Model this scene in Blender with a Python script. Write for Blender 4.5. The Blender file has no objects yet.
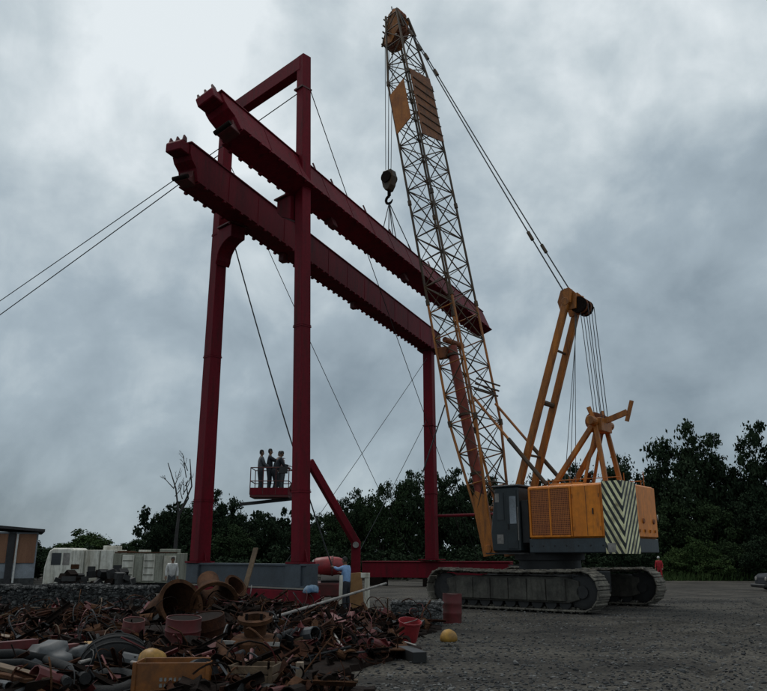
import bpy, bmesh, math, random
import numpy as np
from mathutils import Vector, Matrix, Quaternion

# ------------------------------------------------------------------ camera, sky, sun, exposure
sc = bpy.context.scene
COL = sc.collection
CAM_H = 1.8
F_PX, W_PX, H_PX = 760.0, 767.0, 691.0
HORIZON = 556.0
PITCH = math.atan((HORIZON - H_PX / 2) / F_PX)
cam_d = bpy.data.cameras.new('camera')
cam_d.sensor_fit = 'HORIZONTAL'; cam_d.sensor_width = 36.0
cam_d.lens = F_PX / W_PX * 36.0
cam_d.clip_start = 0.1; cam_d.clip_end = 4000
cam = bpy.data.objects.new('camera', cam_d); COL.objects.link(cam)
cam.location = (0, 0, CAM_H); cam.rotation_euler = (math.radians(90) + PITCH, 0, 0)
sc.camera = cam

SUN_EL, SUN_AZ = math.radians(58), math.radians(318)      # azimuth clockwise from +Y
SKX, SKY_, SKZ = 4.87, 8.45, 3.43
world = bpy.data.worlds.new('World'); sc.world = world; world.use_nodes = True
def build_world():
    nt = world.node_tree; N = nt.nodes; Lk = nt.links
    N.clear()
    out = N.new('ShaderNodeOutputWorld'); bg = N.new('ShaderNodeBackground'); bg.inputs['Strength'].default_value = 0.1
    Lk.new(bg.outputs[0], out.inputs[0])
    sky = N.new('ShaderNodeTexSky'); sky.sky_type = 'NISHITA'; sky.sun_disc = False
    sky.sun_elevation = SUN_EL; sky.sun_rotation = SUN_AZ
    tc = N.new('ShaderNodeTexCoord'); sep = N.new('ShaderNodeSeparateXYZ'); Lk.new(tc.outputs['Generated'], sep.inputs[0])
    def m(op, a, b=None, c=None):
        n = N.new('ShaderNodeMath'); n.operation = op
        for i, v in enumerate((a, b, c)):
            if v is None: continue
            if isinstance(v, (int, float)): n.inputs[i].default_value = v
            else: Lk.new(v, n.inputs[i])
        return n.outputs[0]
    zz = m('ADD', m('MAXIMUM', sep.outputs[2], 0.0), 0.22)
    cb = N.new('ShaderNodeCombineXYZ')
    Lk.new(m('DIVIDE', sep.outputs[0], zz), cb.inputs[0]); Lk.new(m('DIVIDE', sep.outputs[1], zz), cb.inputs[1])
    def noise(scale, detail, rough, dist, off):
        mp = N.new('ShaderNodeMapping'); mp.inputs['Location'].default_value = off; Lk.new(cb.outputs[0], mp.inputs[0])
        n = N.new('ShaderNodeTexNoise'); n.inputs['Scale'].default_value = scale; n.inputs['Detail'].default_value = detail
        n.inputs['Roughness'].default_value = rough; n.inputs['Distortion'].default_value = dist
        Lk.new(mp.outputs[0], n.inputs['Vector']); return n.outputs[0]
    def noise_dir(scale, detail, rough, dist, off):
        mp = N.new('ShaderNodeMapping'); mp.inputs['Location'].default_value = off; Lk.new(tc.outputs['Generated'], mp.inputs[0])
        n = N.new('ShaderNodeTexNoise'); n.inputs['Scale'].default_value = scale; n.inputs['Detail'].default_value = detail
        n.inputs['Roughness'].default_value = rough; n.inputs['Distortion'].default_value = dist
        Lk.new(mp.outputs[0], n.inputs['Vector']); return n.outputs[0]
    big = noise_dir(3.1, 8, 0.52, 0.35, (SKX, SKY_, SKZ))
    fine = noise_dir(8.5, 8, 0.55, 0.25, (0.6, 2.0, 3.0))
    f = m('ADD', m('MULTIPLY', big, 0.68), m('MULTIPLY', fine, 0.32))
    f = m('ADD', f, m('MULTIPLY', m('SUBTRACT', sep.outputs[2], 0.36), 0.34))
    rp = N.new('ShaderNodeValToRGB'); Lk.new(f, rp.inputs[0])
    e = rp.color_ramp.elements
    e[0].position = 0.24; e[0].color = (1.6, 2.1, 2.5, 1)
    e[1].position = 0.67; e[1].color = (8.0, 8.6, 8.85, 1)
    k = e.new(0.45); k.color = (3.6, 4.35, 4.85, 1)
    k = e.new(0.56); k.color = (5.6, 6.35, 6.7, 1)
    mx = N.new('ShaderNodeMix'); mx.data_type = 'RGBA'; mx.inputs[0].default_value = 0.93
    Lk.new(sky.outputs[0], mx.inputs[6]); Lk.new(rp.outputs[0], mx.inputs[7])
    Lk.new(mx.outputs[2], bg.inputs['Color'])
build_world()
sun_d = bpy.data.lights.new('sun', 'SUN'); sun_d.energy = 1.2; sun_d.angle = math.radians(25); sun_d.color = (1.0, 0.96, 0.9)
sun = bpy.data.objects.new('sun', sun_d); COL.objects.link(sun)
_sd = Vector((math.sin(SUN_AZ) * math.cos(SUN_EL), math.cos(SUN_AZ) * math.cos(SUN_EL), math.sin(SUN_EL)))
sun.rotation_euler = _sd.to_track_quat('Z', 'Y').to_euler()
sun.location = (0, 0, 60)
vs = sc.view_settings
vs.view_transform = 'Standard'; vs.look = 'None'; vs.exposure = 0.0; vs.gamma = 1.0; vs.use_curve_mapping = False

# ------------------------------------------------------------------ pixel -> place
R = random.Random(7)
CT, ST = math.cos(PITCH), math.sin(PITCH)
def ray(px, py):
    r = (px - W_PX / 2) / F_PX; u = (H_PX / 2 - py) / F_PX
    return Vector((r, CT - u * ST, ST + u * CT))
def at(px, py, Y):
    d = ray(px, py); return Vector((0, 0, CAM_H)) + d * (Y / d.y)
def ground(px, py):
    d = ray(px, py); return Vector((0, 0, CAM_H)) + d * (-CAM_H / d.z)

# ------------------------------------------------------------------ materials
MATS = {}
def mat(name, col, rough=0.6, col2=None, scale=3.0, metal=0.0, bump=0.0, bscale=20.0, thr=0.5, soft=0.15, streak=False, spec=0.4, dirt=0.0, dirt_col=(0.03, 0.024, 0.018)):
    if name in MATS: return MATS[name]
    m = bpy.data.materials.new(name); m.use_nodes = True
    nt = m.node_tree; N = nt.nodes; Lk = nt.links
    b = N['Principled BSDF']; b.inputs['Roughness'].default_value = rough; b.inputs['Metallic'].default_value = metal
    b.inputs['Specular IOR Level'].default_value = spec
    tc = N.new('ShaderNodeTexCoord')
    oi = N.new('ShaderNodeNewGeometry')
    src = oi.outputs['Position']
    mp = N.new('ShaderNodeMapping'); Lk.new(src, mp.inputs[0])
    if streak: mp.inputs['Scale'].default_value = (1, 1, 0.18)
    n1 = N.new('ShaderNodeTexNoise'); n1.inputs['Scale'].default_value = scale; n1.inputs['Detail'].default_value = 8; n1.inputs['Roughness'].default_value = 0.65
    Lk.new(mp.outputs[0], n1.inputs['Vector'])
    rp = N.new('ShaderNodeValToRGB'); Lk.new(n1.outputs[0], rp.inputs[0])
    c2 = col2 if col2 else tuple(c * 0.6 for c in col)
    e = rp.color_ramp.elements
    e[0].position = max(0, thr - soft); e[0].color = (*col, 1); e[1].position = min(1, thr + soft); e[1].color = (*c2, 1)
    n2 = N.new('ShaderNodeTexNoise'); n2.inputs['Scale'].default_value = bscale; n2.inputs['Detail'].default_value = 4
    Lk.new(src, n2.inputs['Vector'])
    mx = N.new('ShaderNodeMix'); mx.data_type = 'RGBA'; mx.blend_type = 'MULTIPLY'; mx.inputs[0].default_value = 0.5
    Lk.new(rp.outputs[0], mx.inputs[6]); Lk.new(n2.outputs[0], mx.inputs[7])
    gain = N.new('ShaderNodeMix'); gain.data_type = 'RGBA'; gain.blend_type = 'MULTIPLY'; gain.inputs[0].default_value = 1.0
    gain.inputs[7].default_value = (1.3, 1.3, 1.3, 1); Lk.new(mx.outputs[2], gain.inputs[6])
    last = gain.outputs[2]
    if dirt > 0:
        mp2 = N.new('ShaderNodeMapping'); mp2.inputs['Scale'].default_value = (2.6, 2.6, .35); Lk.new(src, mp2.inputs[0])
        n3 = N.new('ShaderNodeTexNoise'); n3.inputs['Scale'].default_value = 1.7; n3.inputs['Detail'].default_value = 10; n3.inputs['Roughness'].default_value = .72; Lk.new(mp2.outputs[0], n3.inputs['Vector'])
        r3 = N.new('ShaderNodeValToRGB'); Lk.new(n3.outputs[0], r3.inputs[0]); r3.color_ramp.elements[0].position = .50; r3.color_ramp.elements[0].color = (0, 0, 0, 1); r3.color_ramp.elements[1].position = .70; r3.color_ramp.elements[1].color = (dirt, dirt, dirt, 1)
        m3_ = N.new('ShaderNodeMix'); m3_.data_type = 'RGBA'; Lk.new(r3.outputs[0], m3_.inputs[0]); Lk.new(last, m3_.inputs[6]); m3_.inputs[7].default_value = (*dirt_col, 1); last = m3_.outputs[2]
    Lk.new(last, b.inputs['Base Color'])
    if bump > 0:
        bp = N.new('ShaderNodeBump'); bp.inputs['Strength'].default_value = bump; bp.inputs['Distance'].default_value = 0.02
        Lk.new(n2.outputs[0], bp.inputs['Height']); Lk.new(bp.outputs[0], b.inputs['Normal'])
    MATS[name] = m
    return m
red = mat('gantry_red', (0.14, 0.004, 0.012), 0.65, (0.075, 0.004, 0.009), 0.9, thr=0.55, bscale=9, streak=True, spec=0.15, dirt=0.75, dirt_col=(0.035, 0.010, 0.009))
red_old = mat('dull_red', (0.11, 0.012, 0.014), 0.6, (0.05, 0.014, 0.010), 2.5)
bright_red = mat('bright_red', (0.32, 0.026, 0.032), 0.45, (0.18, 0.022, 0.024), 2.0)
pink_red = mat('faded_red', (0.17, 0.05, 0.047), 0.6, (0.08, 0.024, 0.02), 4)
orange = mat('crane_orange', (0.70, 0.215, 0.012), 0.42, (0.48, 0.135, 0.012), 1.6, thr=0.58, streak=True, bscale=6, dirt=0.72, dirt_col=(0.12, 0.05, 0.02))
orange_dk = mat('boom_orange', (0.46, 0.15, 0.015), 0.5, (0.20, 0.07, 0.015), 3.0, streak=True, dirt=0.7)
rust_or = mat('rusty_orange', (0.27, 0.085, 0.025), 0.7, (0.12, 0.04, 0.018), 4)
boom_dark = mat('boom_silhouette', (0.034, 0.024, 0.016), 0.6, (0.085, 0.045, 0.015), 1.5)  # backlit silhouette darkness of the boom lattice, put into its colour
skirt = mat('house_grey', (0.040, 0.052, 0.060), 0.45, (0.026, 0.03, 0.034), 2, dirt=0.6)
cab_mat = mat('cab_grey', (0.024, 0.032, 0.035), 0.4, (0.016, 0.02, 0.022), 2)
steel_grey = mat('steel_grey', (0.055, 0.070, 0.085), 0.55, (0.036, 0.042, 0.05), 1.2)
black = mat('black_grease', (0.015, 0.015, 0.015), 0.5)
rope_m = mat('wire_rope', (0.04, 0.042, 0.045), 0.5)
rope_lt = mat('pale_wire', (0.14, 0.15, 0.155), 0.4)
muddy = mat('muddy_steel', (0.085, 0.08, 0.066), 0.85, (0.03, 0.028, 0.024), 2.2, bump=0.5, bscale=14, dirt=0.8, dirt_col=(0.02, 0.018, 0.015))
shoe_m = mat('track_shoe_steel', (0.17, 0.155, 0.125), 0.85, (0.05, 0.045, 0.038), 3, bump=0.5, bscale=18)
steel_dk = mat('dark_steel', (0.03, 0.03, 0.03), 0.7)  # plain dark steel for undercarriage, wheels and fittings
rust = mat('rust', (0.050, 0.019, 0.010), 0.9, (0.020, 0.009, 0.006), 5, bump=0.6, bscale=30, spec=0.1)
rust2 = mat('rust_brown', (0.085, 0.039, 0.019), 0.9, (0.034, 0.016, 0.009), 4, bump=0.6, bscale=30, spec=0.1)
rust3 = mat('rust_dark', (0.014, 0.008, 0.006), 0.9, (0.007, 0.005, 0.004), 4, bump=0.5, bscale=25, spec=0.1)
scrap_grey = mat('scrap_grey', (0.038, 0.040, 0.043), 0.75, (0.018, 0.018, 0.018), 4, bump=0.4, bscale=25, spec=0.15)
pale = mat('pale_metal', (0.27, 0.255, 0.235), 0.6, (0.13, 0.12, 0.11), 4)
wood = mat('weathered_wood', (0.13, 0.085, 0.048), 0.8, (0.065, 0.042, 0.025), 4, bump=0.4, bscale=25)
wood_pale = mat('pale_wood', (0.22, 0.165, 0.12), 0.8, (0.12, 0.09, 0.06), 4)
ply = mat('plywood', (0.34, 0.19, 0.075), 0.75, (0.24, 0.12, 0.05), 2.5)
rubber = mat('rubber', (0.014, 0.015, 0.016), 0.8, (0.026, 0.026, 0.026), 3, bump=0.3, bscale=40, spec=0.12)
tarp_m = mat('grey_tarp', (0.06, 0.065, 0.07), 0.6, (0.045, 0.048, 0.05), 3)
yellow = mat('yellow_paint', (0.34, 0.18, 0.022), 0.55, (0.17, 0.09, 0.02), 4)
orange_pl = mat('orange_plastic', (0.22, 0.075, 0.012), 0.5, (0.11, 0.04, 0.01), 4)
white_p = mat('dirty_white', (0.62, 0.61, 0.54), 0.6, (0.33, 0.30, 0.23), 1.3, thr=0.56, soft=0.1, streak=True, bscale=5, dirt=0.8, dirt_col=(0.10, 0.085, 0.06))
white_g = mat('greenish_white', (0.30, 0.305, 0.25), 0.7, (0.17, 0.17, 0.13), 1.5, streak=True, dirt=0.7, dirt_col=(0.06, 0.055, 0.04))
rock = mat('stone', (0.05, 0.053, 0.053), 0.9, (0.024, 0.025, 0.025), 6, bump=0.5, bscale=30)
rock_lt = mat('pale_stone', (0.15, 0.15, 0.145), 0.9, (0.06, 0.06, 0.058), 6, bump=0.5, bscale=30)
skin_m = mat('skin', (0.22, 0.12, 0.075), 0.55)
hair_m = mat('hair', (0.012, 0.01, 0.009), 0.6)
blue_sh = mat('blue_shirt', (0.22, 0.36, 0.58), 0.8, (0.16, 0.28, 0.48), 6)
dark_cl = mat('dark_cloth', (0.025, 0.028, 0.035), 0.85)
white_cl = mat('white_cloth', (0.6, 0.6, 0.58), 0.85)
pink_cl = mat('pale_pink_cloth', (0.5, 0.34, 0.34), 0.85)
red_cl = mat('red_cloth', (0.42, 0.02, 0.03), 0.8)
grey_cl = mat('grey_cloth', (0.10, 0.11, 0.12), 0.85)
blue_tarp = mat('blue_sheet', (0.07, 0.15, 0.26), 0.6, (0.2, 0.27, 0.33), 5)
brick_pan = mat('tan_panel', (0.24, 0.12, 0.065), 0.75, (0.15, 0.07, 0.04), 1.2, streak=True)
wall_w = mat('pale_wall', (0.24, 0.27, 0.30), 0.8, (0.15, 0.165, 0.18), 1.5)
dark_wall = mat('dark_roof', (0.03, 0.03, 0.032), 0.8)
bark = mat('bark', (0.05, 0.042, 0.035), 0.9, (0.03, 0.025, 0.02), 4)
bark_dead = mat('dead_bark', (0.045, 0.042, 0.04), 0.9)

def glass_mat():
    m = bpy.data.materials.new('cab_glass'); m.use_nodes = True
    b = m.node_tree.nodes['Principled BSDF']; b.inputs['Base Color'].default_value = (0.012, 0.016, 0.018, 1); b.inputs['Roughness'].default_value = 0.08
    return m
glass = glass_mat()

def leaf_mat(name, c1, c2):
    m = bpy.data.materials.new(name); m.use_nodes = True
    nt = m.node_tree; N = nt.nodes; Lk = nt.links; b = N['Principled BSDF']; b.inputs['Roughness'].default_value = 0.6
    b.inputs['Specular IOR Level'].default_value = 0.04; b.inputs['Roughness'].default_value = .9
    g = N.new('ShaderNodeNewGeometry'); oi = N.new('ShaderNodeObjectInfo')
    n = N.new('ShaderNodeTexNoise'); n.inputs['Scale'].default_value = 0.9; n.inputs['Detail'].default_value = 5; Lk.new(g.outputs['Position'], n.inputs['Vector'])
    ad = N.new('ShaderNodeMath'); ad.operation = 'MULTIPLY_ADD'; ad.inputs[1].default_value = 0.35; Lk.new(oi.outputs['Random'], ad.inputs[0]); Lk.new(n.outputs[0], ad.inputs[2])
    rp = N.new('ShaderNodeValToRGB'); Lk.new(ad.outputs[0], rp.inputs[0])
    e = rp.color_ramp.elements; e[0].position = 0.42; e[0].color = (*c1, 1); e[1].position = 0.9; e[1].color = (*c2, 1)
    Lk.new(rp.outputs[0], b.inputs['Base Color'])
    return m
leaf_dark = leaf_mat('leaf_dark', (0.013, 0.022, 0.013), (0.026, 0.041, 0.022))
leaf_mid = leaf_mat('leaf_mid', (0.017, 0.031, 0.015), (0.034, 0.053, 0.024))
leaf_lite = leaf_mat('leaf_light', (0.032, 0.056, 0.020), (0.058, 0.086, 0.03))

def ground_mat():
    m = bpy.data.materials.new('gravel_ground'); m.use_nodes = True
    nt = m.node_tree; N = nt.nodes; Lk = nt.links; b = N['Principled BSDF']; b.inputs['Roughness'].default_value = 0.9; b.inputs['Specular IOR Level'].default_value = 0.25
    g = N.new('ShaderNodeNewGeometry')
    def nz(s, d, r=0.6):
        n = N.new('ShaderNodeTexNoise'); n.inputs['Scale'].default_value = s; n.inputs['Detail'].default_value = d; n.inputs['Roughness'].default_value = r
        Lk.new(g.outputs['Position'], n.inputs['Vector']); return n.outputs[0]
    v = N.new('ShaderNodeTexVoronoi'); v.inputs['Scale'].default_value = 22; Lk.new(g.outputs['Position'], v.inputs['Vector'])
    rp = N.new('ShaderNodeValToRGB'); mpr = N.new('ShaderNodeMapping'); mpr.inputs['Rotation'].default_value = (0, 0, .5); mpr.inputs['Scale'].default_value = (.22, 1.3, 1); Lk.new(g.outputs['Position'], mpr.inputs[0])
    nr = N.new('ShaderNodeTexNoise'); nr.inputs['Scale'].default_value = .8; nr.inputs['Detail'].default_value = 7; nr.inputs['Roughness'].default_value = .6; Lk.new(mpr.outputs[0], nr.inputs['Vector'])
    av = N.new('ShaderNodeMath'); av.operation = 'MULTIPLY_ADD'; av.inputs[1].default_value = .5; Lk.new(nr.outputs[0], av.inputs[0])
    hf = N.new('ShaderNodeMath'); hf.operation = 'MULTIPLY'; hf.inputs[1].default_value = .5; Lk.new(nz(0.35, 6), hf.inputs[0]); Lk.new(hf.outputs[0], av.inputs[2])
    Lk.new(av.outputs[0], rp.inputs[0])
    e = rp.color_ramp.elements; e[0].position = 0.42; e[0].color = (0.015, 0.0135, 0.0115, 1); e[1].position = 0.60; e[1].color = (0.056, 0.051, 0.043, 1)
    vr = N.new('ShaderNodeValToRGB'); Lk.new(v.outputs['Color'], vr.inputs[0])
    e = vr.color_ramp.elements; e[0].position = 0.1; e[0].color = (0.45, 0.45, 0.45, 1); e[1].position = 0.95; e[1].color = (1.8, 1.78, 1.72, 1)
    mx = N.new('ShaderNodeMix'); mx.data_type = 'RGBA'; mx.blend_type = 'MULTIPLY'; mx.inputs[0].default_value = 1
    Lk.new(rp.outputs[0], mx.inputs[6]); Lk.new(vr.outputs[0], mx.inputs[7]); Lk.new(mx.outputs[2], b.inputs['Base Color'])
    bp = N.new('ShaderNodeBump'); bp.inputs['Strength'].default_value = 0.9; bp.inputs['Distance'].default_value = 0.03
    Lk.new(v.outputs['Distance'], bp.inputs['Height']); Lk.new(bp.outputs[0], b.inputs['Normal'])
    return m
gravel = ground_mat()

board_m = mat('board_orange', (0.42, 0.15, 0.03), 0.7, (0.26, 0.085, 0.02), 2, dirt=.5)
board_dk = mat('board_brown', (0.22, 0.075, 0.02), 0.75, (0.10, 0.037, 0.014), 3, dirt=.6)
strut_m = mat('strut_red', (0.26, 0.035, 0.014), 0.55, (0.14, 0.025, 0.012), 2, dirt=.6)
def grille_mat():
    m = mat('grille_orange', (0.42, 0.135, 0.03), 0.6, (0.30, 0.09, 0.025), 2.0)
    nt = m.node_tree; N = nt.nodes; Lk = nt.links; b = N['Principled BSDF']
    old = b.inputs['Base Color'].links[0].from_socket
    uv = N.new('ShaderNodeUVMap'); ck = N.new('ShaderNodeTexVoronoi'); ck.inputs['Scale'].default_value = 15; ck.inputs['Randomness'].default_value = 0.08
    Lk.new(uv.outputs[0], ck.inputs['Vector'])
    rp = N.new('ShaderNodeValToRGB'); Lk.new(ck.outputs['Distance'], rp.inputs[0]); e = rp.color_ramp.elements
    e[0].position = 0.24; e[0].color = (0.22, 0.16, 0.12, 1); e[1].position = 0.42; e[1].color = (1, 1, 1, 1)
    mx = N.new('ShaderNodeMix'); mx.data_type = 'RGBA'; mx.blend_type = 'MULTIPLY'; mx.inputs[0].default_value = 1
    Lk.new(old, mx.inputs[6]); Lk.new(rp.outputs[0], mx.inputs[7]); Lk.new(mx.outputs[2], b.inputs['Base Color'])
    return m
grille_m = grille_mat()
def chevron_mat():
    m = bpy.data.materials.new('chevron_paint'); m.use_nodes = True
    nt = m.node_tree; N = nt.nodes; Lk = nt.links; b = N['Principled BSDF']; b.inputs['Roughness'].default_value = 0.5
    uv = N.new('ShaderNodeUVMap'); sp = N.new('ShaderNodeSeparateXYZ'); Lk.new(uv.outputs[0], sp.inputs[0])
    a = N.new('ShaderNodeMath'); a.operation = 'MULTIPLY_ADD'; a.inputs[1].default_value = -1.9; Lk.new(sp.outputs[0], a.inputs[0]); Lk.new(sp.outputs[1], a.inputs[2])
    d = N.new('ShaderNodeMath'); d.operation = 'MULTIPLY'; d.inputs[1].default_value = 2.45; Lk.new(a.outputs[0], d.inputs[0])
    g0 = N.new('ShaderNodeNewGeometry'); w0 = N.new('ShaderNodeTexNoise'); w0.inputs['Scale'].default_value = 9; w0.inputs['Detail'].default_value = 6; Lk.new(g0.outputs['Position'], w0.inputs['Vector'])
    wd = N.new('ShaderNodeMath'); wd.operation = 'MULTIPLY_ADD'; wd.inputs[1].default_value = .14; Lk.new(w0.outputs[0], wd.inputs[0]); Lk.new(d.outputs[0], wd.inputs[2])
    f = N.new('ShaderNodeMath'); f.operation = 'FRACT'; Lk.new(wd.outputs[0], f.inputs[0])
    s = N.new('ShaderNodeMath'); s.operation = 'GREATER_THAN'; s.inputs[1].default_value = 0.5; Lk.new(f.outputs[0], s.inputs[0])
    g = N.new('ShaderNodeNewGeometry'); nz = N.new('ShaderNodeTexNoise'); nz.inputs['Scale'].default_value = 3; nz.inputs['Detail'].default_value = 6; Lk.new(g.outputs['Position'], nz.inputs['Vector'])
    r2 = N.new('ShaderNodeValToRGB'); Lk.new(nz.outputs[0], r2.inputs[0]); e = r2.color_ramp.elements
    e[0].position = 0.42; e[0].color = (0.80, 0.77, 0.46, 1); e[1].position = 0.68; e[1].color = (0.30, 0.26, 0.14, 1)
    mx = N.new('ShaderNodeMix'); mx.data_type = 'RGBA'; Lk.new(s.outputs[0], mx.inputs[0]); Lk.new(r2.outputs[0], mx.inputs[7]); mx.inputs[6].default_value = (0.02, 0.022, 0.022, 1)
    Lk.new(mx.outputs[2], b.inputs['Base Color'])
    return m
chev = chevron_mat()

# ------------------------------------------------------------------ mesh helpers
class MB:
    def __init__(s): s.v = []; s.f = []; s.mi = []; s.uv = {}
    def add(s, vs_, fs, mi=0):
        o = len(s.v); s.v += [tuple(v) for v in vs_]; s.f += [tuple(i + o for i in f) for f in fs]; s.mi += [mi] * len(fs); return s
    def box(s, c, size, rot=None, mi=0):
        x, y, z = (k / 2 for k in size); c = Vector(c)
        P = [Vector((a * x, b * y, d * z)) for a in (-1, 1) for b in (-1, 1) for d in (-1, 1)]
        if rot is not None: P = [rot @ p for p in P]
        return s.add([c + p for p in P], [(0, 1, 3, 2), (4, 6, 7, 5), (0, 4, 5, 1), (2, 3, 7, 6), (0, 2, 6, 4), (1, 5, 7, 3)], mi)
    def bx(s, x0, x1, y0, y1, z0, z1, mi=0):
        return s.box(((x0 + x1) / 2, (y0 + y1) / 2, (z0 + z1) / 2), (x1 - x0, y1 - y0, z1 - z0), None, mi)
    def beam(s, p0, p1, w, h, up=(0, 0, 1), mi=0):
        p0, p1 = Vector(p0), Vector(p1); d = p1 - p0; z = d.normalized(); x = z.cross(Vector(up))
        if x.length < 1e-4: x = z.cross(Vector((1, 0, 0)))
        x.normalize(); y = x.cross(z)
        m3 = Matrix((x, y, z)).transposed()
        return s.box((p0 + p1) / 2, (w, h, d.length), m3, mi)
    def cyl(s, p0, p1, r0, r1=None, n=10, cap=True, mi=0):
        r1 = r0 if r1 is None else r1
        p0, p1 = Vector(p0), Vector(p1); z = (p1 - p0).normalized(); x = z.orthogonal().normalized(); y = z.cross(x)
        V = []
        for p, r in ((p0, r0), (p1, r1)):
            for i in range(n):
                a = 2 * math.pi * i / n; V.append(p + (x * math.cos(a) + y * math.sin(a)) * r)
        Fs = [(i, (i + 1) % n, n + (i + 1) % n, n + i) for i in range(n)]
        if cap: Fs += [tuple(range(n))[::-1], tuple(range(n, 2 * n))]
        return s.add(V, Fs, mi)
    def lathe(s, o, axis, prof, n=20, mi=0):          # prof: (r, h) list along axis
        o = Vector(o); z = Vector(axis).normalized(); x = z.orthogonal().normalized(); y = z.cross(x); V = []; Fs = []
        for r, h in prof:
            for i in range(n):
                a = 2 * math.pi * i / n; V.append(o + z * h + (x * math.cos(a) + y * math.sin(a)) * r)
        for k in range(len(prof) - 1):
            for i in range(n):
                Fs.append((k * n + i, k * n + (i + 1) % n, (k + 1) * n + (i + 1) % n, (k + 1) * n + i))
        return s.add(V, Fs, mi)
    def tube(s, pts, r, n=6, mi=0):
        pts = [Vector(p) for p in pts]; V = []; Fs = []; x = None
        for i, p in enumerate(pts):
            d = (pts[min(i + 1, len(pts) - 1)] - pts[max(i - 1, 0)]).normalized()
            x = d.orthogonal().normalized() if x is None else (x - d * x.dot(d)).normalized()
            y = d.cross(x); rr = r[i] if isinstance(r, (list, tuple)) else r
            V += [p + (x * math.cos(2 * math.pi * k / n) + y * math.sin(2 * math.pi * k / n)) * rr for k in range(n)]
        for i in range(len(pts) - 1):
            for k in range(n): Fs.append((i * n + k, i * n + (k + 1) % n, (i + 1) * n + (k + 1) % n, (i + 1) * n + k))
        Fs += [tuple(range(n))[::-1], tuple(range((len(pts) - 1) * n, len(pts) * n))]
        return s.add(V, Fs, mi)
    def prism(s, poly, o, ax, ay, az, t0, t1, mi=0):  # polygon in (ax, ay) extruded along az from t0 to t1
        o, ax, ay, az = Vector(o), Vector(ax), Vector(ay), Vector(az); n = len(poly)
        V = [o + ax * a + ay * b + az * t for t in (t0, t1) for a, b in poly]
        return s.add(V, [tuple(range(n))[::-1], tuple(range(n, 2 * n))] + [(i, (i + 1) % n, n + (i + 1) % n, n + i) for i in range(n)], mi)
    def mesh(s, name, mats, bevel=0.0, smooth=False):
        me = bpy.data.meshes.new(name); me.from_pydata(s.v, [], s.f)
        for m_ in (mats if isinstance(mats, (list, tuple)) else [mats]): me.materials.append(m_)
        me.polygons.foreach_set('material_index', s.mi)
        bm = bmesh.new(); bm.from_mesh(me); bmesh.ops.recalc_face_normals(bm, faces=bm.faces)
        if bevel > 0: bmesh.ops.bevel(bm, geom=[e for e in bm.edges if e.is_manifold and e.calc_face_angle(0) > 0.6], offset=bevel, segments=1, affect='EDGES')
        bm.to_mesh(me); bm.free()
        if smooth:
            me.polygons.foreach_set('use_smooth', [True] * len(me.polygons))
            me.set_sharp_from_angle(angle=math.radians(40))
        return me
    def build(s, name, mats, parent=None, bevel=0.0, smooth=False, **k):
        return put(s.mesh(name, mats, bevel, smooth), name, parent, **k)
PARTS = {}
WM = {}                                                # world matrix of each top-level Empty
def put(me, name, parent=None, mtx=None, local=False):
    o = bpy.data.objects.new(name, me); COL.objects.link(o)
    if mtx is not None: o.matrix_basis = mtx
    if parent is not None:
        o.parent = parent; PARTS.setdefault(parent.name, []).append(o)
        if not local and parent.name in WM: o.matrix_parent_inverse = WM[parent.name].inverted()
    return o
def tag(o, label=None, cat=None, group=None, kind=None):
    if label: o['label'] = label
    if cat: o['category'] = cat
    if group: o['group'] = group
    if kind: o['kind'] = kind
    return o
def thing(name, label, cat, loc=(0, 0, 0), rotz=0.0, group=None):
    o = bpy.data.objects.new(name, None); COL.objects.link(o); o.empty_display_size = 0.2
    o.location = loc; o.rotation_euler = (0, 0, rotz)
    WM[o.name] = Matrix.Translation(Vector(loc)) @ Matrix.Rotation(rotz, 4, 'Z')
    return tag(o, label, cat, group)
UNIT = {}
def unit_cyl(m_, n=8):
    k = (m_.name, n)
    if k not in UNIT:
        b = MB(); b.cyl((0, 0, 0), (0, 0, 1), 1, n=n); UNIT[k] = b.mesh('rod', m_, smooth=True)
    return UNIT[k]
def rod(name, p0, p1, r, m_, parent=None, local=False, n=8):
    p0, p1 = Vector(p0), Vector(p1); d = p1 - p0
    mt = Matrix.Translation(p0) @ d.to_track_quat('Z', 'Y').to_matrix().to_4x4() @ Matrix.Diagonal((r, r, d.length, 1))
    return put(unit_cyl(m_, n), name, parent, mt, local)
def sag(p0, p1, s, n=14):
    p0, p1 = Vector(p0), Vector(p1)
    return [p0.lerp(p1, t / n) - Vector((0, 0, s * 4 * (t / n) * (1 - t / n))) for t in range(n + 1)]
Z = Vector((0, 0, 1))

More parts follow.
